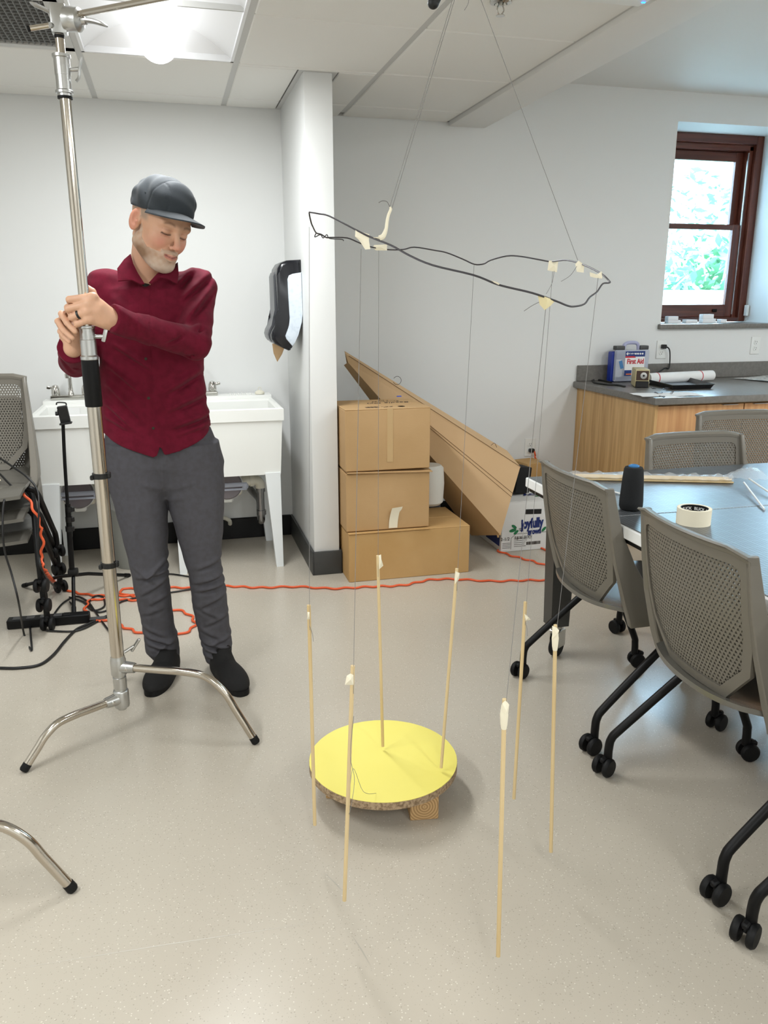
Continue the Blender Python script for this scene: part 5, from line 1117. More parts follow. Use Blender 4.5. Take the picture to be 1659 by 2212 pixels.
# ================================================================ PERSON (implicit surfaces meshed with OpenVDB)
import openvdb
class SDF:
    def __init__(s, lo, hi, h):
        s.lo = np.array(lo, float); s.h = h; s.n = np.ceil((np.array(hi)-s.lo)/h).astype(int)+1
        s.A = np.full(tuple(s.n), .2, np.float32)
    def sl(s, lo, hi):
        a = np.clip(np.floor((np.array(lo)-s.lo)/s.h).astype(int), 0, s.n-1); b = np.clip(np.ceil((np.array(hi)-s.lo)/s.h).astype(int)+1, 1, s.n)
        if np.any(b <= a): return None, None
        g = [(s.lo[i]+s.h*np.arange(a[i], b[i])).astype(np.float32) for i in range(3)]
        return tuple(slice(a[i], b[i]) for i in range(3)), (g[0][:, None, None], g[1][None, :, None], g[2][None, None, :])
    def op(s, fn, lo, hi, k=.0, mode='add'):
        S_, G = s.sl(lo, hi)
        if S_ is None: return s
        d = fn(*G).astype(np.float32); a = s.A[S_]
        if mode == 'cut': a, d = -a, d
        if k > 0:
            hh = np.clip(.5+.5*(a-d)/k, 0, 1); r = a*(1-hh)+d*hh-k*hh*(1-hh)
        else: r = np.minimum(a, d)
        s.A[S_] = -r if mode == 'cut' else r
        return s
    def cap(s, a, b, ra, rb=None, k=.0, mode='add', m=.05):
        a, b = np.array(a, float), np.array(b, float); rb = ra if rb is None else rb; R = max(ra, rb)+m
        def f(X, Y, Z):
            ba = b-a; t = np.clip(((X-a[0])*ba[0]+(Y-a[1])*ba[1]+(Z-a[2])*ba[2])/max(ba@ba, 1e-9), 0, 1)
            return np.sqrt((X-a[0]-t*ba[0])**2+(Y-a[1]-t*ba[1])**2+(Z-a[2]-t*ba[2])**2)-(ra+t*(rb-ra))
        return s.op(f, np.minimum(a, b)-R, np.maximum(a, b)+R, k, mode)
    def chain(s, pts, rs, k=.01):
        for i in range(len(pts)-1): s.cap(pts[i], pts[i+1], rs[i], rs[i+1], k)
        return s
    def mesh(s, iso=0.):
        g = openvdb.FloatGrid(.03); g.copyFromArray(np.clip(s.A, -.03, .03))
        pts, quads = g.convertToQuads(iso)
        return np.array(pts)*s.h+s.lo, np.array(quads)[:, ::-1]
def np_mesh(name, v, q):
    me = bpy.data.meshes.new(name); me.from_pydata(v.tolist(), [], q.tolist()); me.update(); return me
def ell(c, r, Rm=None):
    c = np.array(c, float); r = np.array(r, float)
    def f(X, Y, Z):
        x, y, z = X-c[0], Y-c[1], Z-c[2]
        if Rm is not None: x, y, z = (Rm[0][0]*x+Rm[0][1]*y+Rm[0][2]*z), (Rm[1][0]*x+Rm[1][1]*y+Rm[1][2]*z), (Rm[2][0]*x+Rm[2][1]*y+Rm[2][2]*z)
        k0 = np.sqrt((x/r[0])**2+(y/r[1])**2+(z/r[2])**2); k1 = np.sqrt((x/r[0]**2)**2+(y/r[1]**2)**2+(z/r[2]**2)**2)+1e-9
        return k0*(k0-1)/k1
    return f
def loft(rows):
    """rows: (photo y, left px, right px, depth Y, half depth) -> tables over z"""
    Z, X, RX, CY, RY = [], [], [], [], []
    for py, l, r, Yc, ry in rows:
        a, b = P(l, py, Yc), P(r, py, Yc); Z.append((a.z+b.z)/2); X.append((a.x+b.x)/2); RX.append((b.x-a.x)/2); CY.append(Yc); RY.append(ry)
    o = np.argsort(Z); T = [np.array(v)[o] for v in (Z, X, RX, CY, RY)]
    def f(Xg, Yg, Zg):
        z = Zg.ravel(); ip = lambda v: np.interp(z, T[0], v)[None, None, :].astype(np.float32)
        cx, rx, cy, ry = ip(T[1]), ip(T[2]), ip(T[3]), ip(T[4])
        d = (((np.abs(Xg-cx)/rx)**2.3+(np.abs(Yg-cy)/ry)**2.3)**(1/2.3)-1)*np.minimum(rx, ry)
        return np.maximum(d, np.maximum(T[0][0]-Zg, Zg-T[0][-1]))
    lo = (min(T[1]-T[2])-.05, min(T[3]-T[4])-.05, T[0][0]-.03); hi = (max(T[1]+T[2])+.05, max(T[3]+T[4])+.05, T[0][-1]+.03)
    return f, lo, hi
# ---- head frame
HC = np.array([-.004, 2.775, 1.602]); HS = 1.035; ha, hp_, hr = .576, .34, .186
hf = np.array([math.sin(ha)*math.cos(hp_), -math.cos(ha)*math.cos(hp_), -math.sin(hp_)]); l0 = np.array([math.cos(ha), math.sin(ha), 0.]); u0 = np.cross(l0, hf); u0 = u0 if u0[2] > 0 else -u0
hl = l0*math.cos(hr)-u0*math.sin(hr); hu = u0*math.cos(hr)+l0*math.sin(hr)
RH = np.array([hl, hf, hu])
def HW(p): p = np.array(p, float)*HS; return HC+hl*p[0]+hf*p[1]+hu*p[2]
def to_local(v): return ((v-HC)@RH.T)/HS
def hs_cap(F, a, b, ra, rb=None, k=.01, mode='add'): F.cap(HW(a), HW(b), ra*HS, (rb if rb is not None else ra)*HS, k, mode)
def hs_ell(F, c, r, k=.01, mode='add', rot=None):
    Rm = RH if rot is None else rot@RH; R = max(r)*HS+.05; w = HW(c); F.op(ell(w, np.array(r)*HS, Rm), w-R, w+R, k, mode)
def build_head(F, ears=True):
    hs_ell(F, (0, -.018, .032), (.075, .096, .085), 0)
    hs_ell(F, (0, .028, -.032), (.058, .060, .086), .03)
    hs_ell(F, (0, .034, .036), (.062, .056, .05), .03)
    for s in (-1, 1):
        hs_cap(F, (s*.052, .0, -.062), (s*.018, .058, -.100), .024, .022, .025)
        hs_ell(F, (s*.038, .052, -.030), (.025, .025, .024), .022)
        hs_ell(F, (s*.034, .066, -.043), (.014, .012, .014), .016)
    hs_ell(F, (0, .068, -.102), (.024, .020, .020), .018)
    hs_cap(F, (-.044, .074, .016), (0, .086, .013), .010, .010, .014); hs_cap(F, (.044, .074, .016), (0, .086, .013), .010, .010, .014)
    for s in (-1, 1):
        hs_ell(F, (s*.031, .101, -.003), (.019, .016, .011), .010, 'cut')
        hs_ell(F, (s*.031, .0735, -.004), (.0165, .0155, .0135), .004)
    hs_cap(F, (0, .086, .006), (0, .108, -.034), .008, .009, .009); hs_ell(F, (0, .110, -.039), (.0095, .0105, .0095), .006)
    for s in (-1, 1): hs_ell(F, (s*.0105, .098, -.044), (.0065, .0085, .0062), .005)
    hs_ell(F, (0, .082, -.072), (.030, .016, .018), .012)
    for s in (-1, 1):
        hs_cap(F, (s*.025, .081, -.0650), (0, .0950, -.0690), .004, .0052, .005)
        hs_cap(F, (s*.020, .081, -.0750), (0, .0930, -.0785), .004, .0058, .005)
        hs_cap(F, (s*.030, .084, -.0655), (0, .1015, -.0738), .0018, .0018, .0015, 'cut')
    for s in ((-1, 1) if ears else ()):
        c, sn = math.cos(.35*s), math.sin(.35*s); rt = np.array([[c, sn, 0], [-sn, c, 0], [0, 0, 1]])
        hs_ell(F, (s*.078, -.016, -.008), (.009, .020, .033), .006, 'add', rt)
        hs_ell(F, (s*.085, -.007, -.003), (.0085, .0125, .021), .003, 'cut', rt); hs_ell(F, (s*.0795, -.004, -.012), (.005, .005, .007), .003, 'add', rt)
    return F
V = lambda v: np.array(v, float)
p3 = lambda x, y, Y: V(P(x, y, Y))
NB = p3(318, 612, 2.868)
Sl, El, Wl = p3(428, 622, 2.85), p3(420, 742, 2.68), p3(240, 690, 2.495)
Sr, Er, Wr = p3(226, 622, 2.86), p3(165, 778, 2.79), p3(158, 752, 2.56)
torso_rows = [(600, 262, 402, 2.862, .07), (625, 226, 430, 2.855, .092), (660, 215, 437, 2.845, .108), (700, 213, 440, 2.84, .114), (760, 213, 441, 2.842, .114), (820, 215, 441, 2.85, .108), (870, 216, 447, 2.858, .106), (920, 218, 455, 2.868, .112), (960, 221, 462, 2.875, .118), (1000, 223, 470, 2.88, .12)]
legL = [(955, 227, 352, 2.88, .10), (1000, 226, 354, 2.875, .105), (1050, 236, 359, 2.87, .102), (1100, 249, 362, 2.862, .096), (1150, 262, 364, 2.855, .088), (1200, 275, 363, 2.85, .078), (1235, 283, 364, 2.853, .074), (1270, 289, 368, 2.866, .072), (1310, 299, 372, 2.885, .07), (1350, 307, 377, 2.905, .068), (1385, 312, 386, 2.92, .066), (1402, 314, 389, 2.928, .064), (1424, 335, 388, 2.935, .05)]
legR = [(955, 350, 470, 2.88, .10), (1000, 348, 482, 2.872, .105), (1050, 356, 485, 2.86, .102), (1100, 367, 484, 2.846, .096), (1150, 381, 482, 2.835, .088), (1200, 395, 477, 2.825, .078), (1235, 406, 480, 2.825, .074), (1270, 411, 488, 2.835, .072), (1310, 416, 492, 2.85, .07), (1350, 425, 496, 2.868, .068), (1390, 436, 502, 2.88, .066), (1408, 438, 500, 2.885, .062), (1432, 448, 495, 2.892, .048)]
man = thing('person', 'man in dark cap, burgundy shirt and grey trousers gripping the steel stand', 'person', (0.0, 2.86, 0))
# ---- body (skin): head, neck, torso, arms, hands, legs as one surface
B_ = SDF((-.42, 2.42, .03), (.34, 3.03, 1.74), .0034)
shr = lambda rows, a: [(y, (l+r)/2-(r-l)/2*a, (l+r)/2+(r-l)/2*a, Yc, ry*a) for y, l, r, Yc, ry in rows]
for rows, a in ((torso_rows, .86), (legL, .72), (legR, .72)):
    f, lo, hi = loft(shr(rows, a)); B_.op(f, lo, hi, .03)
build_head(B_)
B_.cap(HW((0, -.030, -.045)), NB, .054, .060, .02); B_.cap(HW((0, .0, -.075)), NB+V((0, -.03, .01)), .040, .046, .02)
B_.cap(HW((-.045, -.03, -.05)), NB+V((.02, -.055, .0)), .012, .012, .02)
for S0, E0, W0 in ((Sl, El, Wl), (Sr, Er, Wr)):
    B_.cap(NB, S0, .045, .045, .03); B_.cap(S0, E0, .043, .036, .01); B_.cap(E0, W0, .036, .024, .01)
# his left hand: back of the hand to the camera, fingers round the pole
K = [p3(199, 642, 2.468), p3(190, 657, 2.464), p3(188, 673, 2.464), p3(192, 690, 2.468)]
PIP = [p3(150, 647, 2.478), p3(147, 667, 2.476), p3(155, 685, 2.477), p3(167, 700, 2.479)]
DIP = [p3(150, 650, 2.514), p3(148, 670, 2.513), p3(156, 687, 2.513), p3(167, 702, 2.512)]
TIP = [p3(172, 649, 2.533), p3(172, 669, 2.533), p3(176, 686, 2.532), p3(182, 701, 2.53)]
for i in range(4):
    B_.cap(Wl+V((.0, 0, (1.5-i)*.009)), K[i], .0185, .0125, .012)
    B_.cap(K[i], PIP[i], .0118 if i < 3 else .0108, .0102 if i < 3 else .0092, .003); B_.cap(PIP[i], DIP[i], .0100 if i < 3 else .009, .0088, .0025); B_.cap(DIP[i], TIP[i], .0088, .0078, .0025)
    B_.cap(K[i]+V((.004, -.002, .001)), K[i]+V((-.002, -.002, 0)), .0122, .0122, .006)
B_.cap(p3(212, 668, 2.472), p3(228, 688, 2.485), .020, .022, .014)
B_.chain([p3(222, 668, 2.505), p3(205, 645, 2.52), p3(199, 630, 2.528), p3(190, 622, 2.535)], [.015, .012, .0105, .0085], .004)
# his right hand: behind and left of the pole, fingertips curling forward
PM = p3(158, 718, 2.548)
B_.cap(Wr, PM, .024, .027, .015)
for a, rr_ in (([(151, 690, 2.55), (146, 664, 2.517), (155, 682, 2.487), (167, 699, 2.479)], .0092), ([(143, 701, 2.555), (133, 678, 2.517), (145, 698, 2.487), (162, 716, 2.477)], .0092), ([(136, 713, 2.556), (125, 694, 2.519), (138, 714, 2.49), (156, 730, 2.481)], .0088), ([(138, 727, 2.556), (130, 716, 2.532), (140, 729, 2.51), (150, 738, 2.503)], .0078)):
    q = [p3(*w) for w in a]; B_.cap(PM, q[0], .020, .013, .012); B_.cap(q[0], q[1], rr_*1.15, rr_*1.05, .004); B_.cap(q[1], q[2], rr_*1.03, rr_*.95, .0022); B_.cap(q[2], q[3], rr_*.95, rr_*.85, .0022)
B_.chain([p3(168, 724, 2.552), p3(186, 698, 2.545), p3(193, 676, 2.535)], [.014, .0115, .009], .004)
v, q = B_.mesh()
me = np_mesh('body', v, q)
L_ = to_local(v); x, y, z = L_.T; ax_ = np.abs(x)
rnd = np.random.default_rng(1)
def sm(a, b, t): u = np.clip((t-a)/(b-a), 0, 1); return u*u*(3-2*u)
def srgb(c): return np.array(lin(c)[:3])
col = np.tile(srgb((212, 166, 136)), (len(v), 1))
def blend(c, w): global col; col = col*(1-w[:, None])+srgb(c)*w[:, None]
headm = (z > -.14) & (ax_ < .1) & (np.abs(y) < .14) & (v[:, 2] > 1.44)
H = headm.astype(float)
blend((214, 142, 122), H*.75*np.exp(-(((ax_-.040)/.02)**2+((z+.038)/.022)**2))*(y > .03))
blend((212, 138, 118), H*.6*np.exp(-((x/.016)**2+((z+.040)/.018)**2))*(y > .09))
blend((214, 134, 112), H*.55*sm(.074, .080, ax_)*(y < .02))
blend((190, 116, 106), H*.8*np.exp(-(((z+.0735-ax_*.1)/.0065)**4))*(ax_ < .022)*(y > .083))
blend((110, 46, 42), H*.95*np.exp(-(((z+.0735-(ax_/.029)*.0055)/.0017)**2))*(ax_ < .027)*(y > .078))
brow_z = .0185+.004*np.sin(np.clip((ax_-.014)/.034, 0, 1)*math.pi)
blend((134, 96, 70), H*.85*np.exp(-(((z-brow_z)/.0035)**2))*sm(.012, .018, ax_)*(1-sm(.044, .052, ax_))*(y > .05))
lid = -.0098-.0025*(1-((ax_-.031)/.015)**2)
blend((46, 30, 26), H*np.exp(-(((z-lid)/.0024)**2))*(np.abs(ax_-.031) < .0145)*(y > .07))
blend((186, 128, 106), H*.5*np.exp(-(((z-.0015)/.0022)**2))*(np.abs(ax_-.031) < .016)*(y > .06))
blend((190, 128, 108), H*.6*np.exp(-(((z+.0175)/.0025)**2))*(np.abs(ax_-.031) < .014)*(y > .06))
blend((158, 140, 122), H*.8*sm(-.005, .012, z)*(1-sm(.02, .04, y))*sm(-.10, -.02, y+0*z)*(z < .07)*(ax_ > .05)*(ax_ < .0745))
ca = me.color_attributes.new('Col', 'FLOAT_COLOR', 'POINT'); ca.data.foreach_set('color', np.hstack([col, np.ones((len(v), 1))]).astype(np.float32).ravel())
def skin_mat(name):
    m = mat(name, (212, 166, 136), .5, sss=.12, bump=(260, .12)); nt = m.node_tree; a = nt.nodes.new('ShaderNodeVertexColor'); a.layer_name = 'Col'; nt.links.new(a.outputs['Color'], nt.nodes['Principled BSDF'].inputs['Base Color']); return m
M['skin'] = skin_mat('skin')
body = link('body', me, 'skin', man, 80, label='face, neck and hands with light skin')
# wedding band
k2 = K[2]*.45+PIP[2]*.55; d = PIP[2]-K[2]; d = d/np.linalg.norm(d)
mb = MB(); mb.lathe([(.0108, -.003), (.0128, -.003), (.0128, .003), (.0108, .003)], k2, d, 24); mb.build('ring', 'black', man, label='black ring on the finger')
# fingernails
# ---- beard: a close shell over jaw, chin and moustache
Bd = SDF(HC-.17, HC+.15, .0022); build_head(Bd, False)
S_, G = Bd.sl(HC-.17, HC+.15); X, Y, Z = G
lx = ((X-HC[0])*hl[0]+(Y-HC[1])*hl[1]+(Z-HC[2])*hl[2])/HS; ly = ((X-HC[0])*hf[0]+(Y-HC[1])*hf[1]+(Z-HC[2])*hf[2])/HS; lz = ((X-HC[0])*hu[0]+(Y-HC[1])*hu[1]+(Z-HC[2])*hu[2])/HS
al = np.abs(lx)
fuzz = .0007*(np.sin(lx*900+lz*300)*np.sin(lz*1000)*np.sin(ly*950))
top = np.where(ly > .045, -.066-.0*al, np.interp(np.clip(ly, -.06, .045), [-.06, -.01, .005, .02, .045], [-.2, -.005, -.008, -.045, -.066]))
m1 = np.maximum(lz-top, -(ly+.012))                                  # sideburn, jaw, chin
m1 = np.maximum(m1, np.where((ly > .0) & (lz > -.060), .050-al, -1))
mouth = np.sqrt((al/1.5)**2+((lz+.0735-al*.10)*1.9)**2)-.0165
m1 = np.maximum(m1, np.where(ly > .06, -mouth, -1))
mu = np.maximum(np.maximum(np.abs(lz+.0590+al*.10)-.0055, al-.031), .075-ly)
mask = np.minimum(m1, mu)
thick = .0009+.0022*np.clip((-.082-lz)/.03, 0, 1)
Bd.A = np.maximum(Bd.A-thick*HS-fuzz, mask.astype(np.float32)*HS).astype(np.float32)
bv, bq = Bd.mesh(); bl = to_local(bv)
col = np.tile(srgb((190, 154, 128)), (len(bv), 1))
nz = np.sin(bl[:, 0]*230+1)*np.sin(bl[:, 2]*260)*np.sin(bl[:, 1]*240)
blend((208, 190, 172), np.clip(.35+.3*nz+.5*sm(-.085, -.11, bl[:, 2]), 0, 1))
blend((128, 96, 68), np.clip(1.2*np.exp(-(((bl[:, 2]+.088)/.020)**2+((bl[:, 1]-.028)/.026)**2)), 0, .85))
me = np_mesh('beard', bv, bq); ca = me.color_attributes.new('Col', 'FLOAT_COLOR', 'POINT'); ca.data.foreach_set('color', np.hstack([col, np.ones((len(bv), 1))]).astype(np.float32).ravel())
M['beard'] = skin_mat('beard_hair'); M['beard'].node_tree.nodes['Principled BSDF'].inputs['Roughness'].default_value = .9
link('beard', me, 'beard', man, 80, label='short greying beard')
# ---- cap
Cp = SDF(HC-.05-V((.12, .12, .06)), HC+V((.20, .16, .25)), .003)
hs_ell(Cp, (0, -.016, .048), (.0835, .1045, .090), 0); hs_ell(Cp, (0, .035, .075), (.062, .052, .055), .03)
S_, G = Cp.sl(HC-.3, HC+.3); X, Y, Z = G
ly = ((X-HC[0])*hf[0]+(Y-HC[1])*hf[1]+(Z-HC[2])*hf[2])/HS; lz = ((X-HC[0])*hu[0]+(Y-HC[1])*hu[1]+(Z-HC[2])*hu[2])/HS; lx = ((X-HC[0])*hl[0]+(Y-HC[1])*hl[1]+(Z-HC[2])*hl[2])/HS
wr = .0022*np.sin(lz*95+lx*50+2.5*np.sin(ly*35))*np.clip((.12-lz)/.04, 0, 1)+.0016*np.sin(ly*120+lz*60)
seam = -.0018*np.exp(-((ly-.028)/.0022)**2)-.0018*np.exp(-((np.abs(lx)-.045)/.002)**2)*(ly > .028)
band = .0016*(lz < .052)*1.0
edge = np.interp(np.clip(ly, -.1, .1), [-.1, 0, .07, .1], [.022, .030, .042, .050])
Cp.A = np.maximum(Cp.A-.002-(wr+seam).astype(np.float32), ((edge-lz)*HS).astype(np.float32)).astype(np.float32)
cv, cq = Cp.mesh()
M['cap'] = mat('cap_dark_twill', (40, 47, 53), .8, sheen=.15, bump=(600, .15))
cap = link('cap', np_mesh('cap', cv, cq), 'cap', man, 60, label='dark grey five-panel cap')
mb = MB(); nu, nv = 24, 8; G0 = []; G1 = []
for i in range(nu+1):
    ph = math.radians(-66+132*i/nu); r0, r1 = [], []
    for j in range(nv+1):
        w = -.18+1.18*j/nv; e = .086*max(0, math.cos(ph*1.34))**.85; xx_ = .084*math.sin(ph); yy_ = -.014+.107*math.cos(ph)
        px_ = xx_*(1+.0*w)+math.sin(ph)*.010*w; py_ = yy_+e*w; pz_ = float(np.interp(yy_, [-.1, 0, .07, .1], [.022, .031, .049, .061]))-1.2*px_*px_*max(w, 0)-.002*w
        r0.append(mb.bm.verts.new(HW((px_, py_, pz_)))); r1.append(mb.bm.verts.new(HW((px_, py_, pz_-.0038))))
    G0.append(r0); G1.append(r1)
for i in range(nu):
    for j in range(nv):
        mb.bm.faces.new((G0[i][j], G0[i+1][j], G0[i+1][j+1], G0[i][j+1])); mb.bm.faces.new((G1[i][j], G1[i][j+1], G1[i+1][j+1], G1[i+1][j]))
    mb.bm.faces.new((G0[i][nv], G0[i+1][nv], G1[i+1][nv], G1[i][nv])); mb.bm.faces.new((G0[i][0], G1[i][0], G1[i+1][0], G0[i+1][0]))
for i in (0, nu):
    for j in range(nv): mb.bm.faces.new((G0[i][j], G0[i][j+1], G1[i][j+1], G1[i][j]))
mb.build('brim', 'cap', cap, 50)
mb = MB(); c = HW((-.078, .0, .075)); mb.lathe([(.0035, 0), (.0045, .001), (.0035, .002), (.0015, .002)], c, -hl, 12); c = HW((0, -.01, .136)); mb.sphere(c, .005, 8); mb.build('eyelet', 'cap', cap)
# ---- shirt
Sh = SDF((-.42, 2.42, .80), (.34, 3.03, 1.50), .0038)
f, lo, hi = loft(torso_rows); Sh.op(f, lo, hi, 0)
Sh.cap(NB+V((0, 0, -.035)), Sl, .062, .056, .03); Sh.cap(NB+V((0, 0, -.035)), Sr, .062, .056, .03)
Sh.cap(Sl, El, .060, .051, .018); Sh.cap(El, El*.45+Wl*.55, .051, .041, .012); Sh.cap(El*.45+Wl*.55, Wl*.93+El*.07, .041, .037, .008)
Sh.cap(Wl*.93+El*.07, Wl*.99+El*.01, .0385, .0385, .003)
Sh.cap(Sr, Er, .058, .052, .018); Sh.cap(Er, Wr*.85+Er*.15, .052, .043, .012); Sh.cap(Wr*.85+Er*.15, Wr*.97+Er*.03, .045, .045, .003)
S_, (X, Y, Z) = Sh.sl((-1, 0, 0), (1, 9, 9))
# cuffs end flat
for W0, E0, e in ((Wl, El, .995), (Wr, Er, .99)):
    d = (W0-E0)/np.linalg.norm(W0-E0); c = E0+(W0-E0)*e; dist = np.sqrt((X-c[0])**2+(Y-c[1])**2+(Z-c[2])**2)
    pl = (X-c[0])*d[0]+(Y-c[1])*d[1]+(Z-c[2])*d[2]; Sh.A = np.where(dist < .09, np.maximum(Sh.A, pl), Sh.A).astype(np.float32)
# neck opening
nb2 = NB+V((.0, -.02, .03)); Sh.cap(NB+V((0, 0, -.02)), NB+V((.0, -.01, .10)), .054, .066, .008, 'cut'); Sh.cap(NB+V((-.002, -.085, -.015)), NB+V((0, -.09, .05)), .012, .03, .012, 'cut')
# folds
def fold(a, b, w, amp, flat=None):       # a soft ridge along segment a-b (flat: runs through the whole front)
    if flat is not None:
        a, b = V(a), V(b); ba = b-a; t = np.clip(((X-a[0])*ba[0]+(Z-a[2])*ba[2])/(ba[0]**2+ba[2]**2), 0, 1)
        dd = np.sqrt((X-a[0]-t*ba[0])**2+(Z-a[2]-t*ba[2])**2)
        return amp*np.exp(-(dd/w)**2)*np.sin(math.pi*np.clip(t*.86+.12, 0, 1))*(Y < flat)
    a, b = V(a), V(b); ba = b-a; t = np.clip(((X-a[0])*ba[0]+(Y-a[1])*ba[1]+(Z-a[2])*ba[2])/(ba@ba), 0, 1)
    dd = np.sqrt((X-a[0]-t*ba[0])**2+(Y-a[1]-t*ba[1])**2+(Z-a[2]-t*ba[2])**2)
    return amp*np.exp(-(dd/w)**2)*np.sin(math.pi*np.clip(t*.9+.1, 0, 1))
disp = np.zeros_like(Sh.A)
for a, b, w, am in (((245, 745, 2.735), (330, 800, 2.735), .012, .007), ((232, 790, 2.74), (315, 860, 2.745), .012, .007), ((228, 830, 2.745), (300, 905, 2.75), .012, .007), ((225, 872, 2.75), (290, 930, 2.76), .011, .006), ((222, 900, 2.755), (290, 935, 2.76), .012, .004),
                   ((430, 800, 2.76), (350, 850, 2.745), .014, .006), ((440, 850, 2.77), (350, 890, 2.75), .014, .006), ((448, 895, 2.78), (360, 925, 2.755), .013, .006), ((450, 915, 2.78), (370, 940, 2.76), .012, .003),
                   ((235, 640, 2.76), (300, 700, 2.73), .02, .006), ((230, 690, 2.75), (290, 735, 2.73), .016, .005),
                   ((450, 590, 2.83), (385, 650, 2.75), .012, .007), ((455, 620, 2.82), (400, 690, 2.74), .012, .007), ((415, 580, 2.83), (375, 620, 2.76), .010, .006), ((455, 655, 2.80), (420, 700, 2.70), .012, .005),
                   ((430, 700, 2.66), (385, 745, 2.62), .010, .007), ((440, 725, 2.68), (395, 770, 2.63), .010, .007), ((425, 760, 2.70), (370, 755, 2.60), .010, .006), ((390, 715, 2.60), (350, 735, 2.57), .010, .005), ((300, 700, 2.50), (330, 735, 2.55), .010, .004),
                   ((135, 745, 2.60), (170, 800, 2.68), .010, .006), ((130, 765, 2.62), (160, 815, 2.75), .010, .006)):
    am *= 2.1; w *= .85; fl_ = 2.86 if a[2] > 2.725 and b[2] > 2.725 else None; disp += fold(P(*a), P(*b), w, am, fl_)-fold(P(*[a[0]+6, a[1]+11, a[2]]), P(*[b[0]+6, b[1]+11, b[2]]), w*.8, am*.9, fl_)
disp += .0016*np.sin(X*70+Z*45+2*np.sin(Z*30))*np.sin(Z*55-X*25+Y*40)
# button placket: a slightly raised band
xc = np.interp(Z.ravel(), [P(340, 990, 2.75).z, P(318, 800, 2.73).z, P(312, 620, 2.74).z], [P(340, 990, 2.75).x, P(316, 800, 2.73).x, P(312, 620, 2.74).x])[None, None, :]
disp += .0022*((np.abs(X-xc) < .016) & (Y < 2.80))
Sh.A = (Sh.A-disp).astype(np.float32)
# hem: curved shirt tails with a split below the placket
hx = [P(x_, 950, 2.76).x for x_ in (205, 225, 262, 300, 328, 337, 345, 353, 385, 425, 462, 485)]; hz_ = [P(300, y_, 2.76).z for y_ in (938, 945, 966, 980, 990, 986, 966, 986, 980, 965, 945, 938)]
zh = np.interp(X.ravel(), hx, hz_)[:, None, None]+.35*np.clip(Y-2.80, 0, .05)
Sh.A = np.maximum(Sh.A, (zh-Z)*.9).astype(np.float32)
sv, sq = Sh.mesh()
M['shirt'] = mat('burgundy_cotton', (106, 20, 42), .85, spec=.15, sheen=.04, noise=(40, (94, 16, 36), .4, .65), bump=(700, .2))
shirt = link('shirt', np_mesh('shirt', sv, sq), 'shirt', man, 80, label='burgundy button-up shirt with long sleeves')
# collar leaves, undershirt, buttons
def leaf(pts, name='collar', m='shirt', th=.003):
    q = [P(*w) for w in pts]; mb = MB(); n = len(q); c = sum(q, Vector())/n+Vector((0, -.008, .004))
    a = [mb.bm.verts.new(w) for w in q]; ca_ = mb.bm.verts.new(c); o = Vector((0, th, -th)); b = [mb.bm.verts.new(w+o) for w in q]; cb = mb.bm.verts.new(c+o)
    for i in range(n):
        k = (i+1) % n; mb.bm.faces.new((a[i], a[k], ca_)); mb.bm.faces.new((b[k], b[i], cb)); mb.bm.faces.new((a[i], b[i], b[k], a[k]))
    return mb.build(name, m, shirt, 60)
mb = MB(); rings = []
for k in range(22):       # standing collar band with a fold, open at the front
    a = math.radians(-62+304*k/21); ca_, sa = math.cos(a), math.sin(a)
    front_ = max(0, -math.sin(a)); c = Vector(NB)
    def cp(r, h): return Vector((c.x+.004+r*ca_*1.04, c.y-.012+r*sa*1.12, c.z+h-.045*front_))
    rings.append([cp(.060, .0), cp(.063, .036), cp(.067, .041), cp(.072, .036), cp(.084, -.008), cp(.079, -.010), cp(.068, .026), cp(.066, -.004)])
mb.ring_sweep(rings); mb.build('collar', 'shirt', shirt, 60)
leaf([(282, 548, 2.80), (268, 560, 2.785), (253, 580, 2.772), (255, 606, 2.748), (285, 604, 2.738), (304, 613, 2.732), (312, 612, 2.735), (298, 590, 2.755), (288, 570, 2.775)])
leaf([(372, 575, 2.775), (384, 566, 2.785), (386, 590, 2.762), (383, 612, 2.742), (362, 602, 2.738), (343, 598, 2.735), (328, 612, 2.733), (322, 610, 2.737), (340, 590, 2.755)])
MB().sphere(NB+V((-.004, -.055, -.022)), .05, 12, (1, .7, .7)).build('undershirt', 'black', man)
mb = MB()
for x_, y_ in ((311, 685), (315, 775), (321, 860), (331, 925)): mb.lathe([(.0045, 0), (.005, .001), (.004, .002)], P(x_, y_, 2.722 if y_ < 900 else 2.745), (0, -1, 0), 12)
mb.build('button', 'print', shirt)
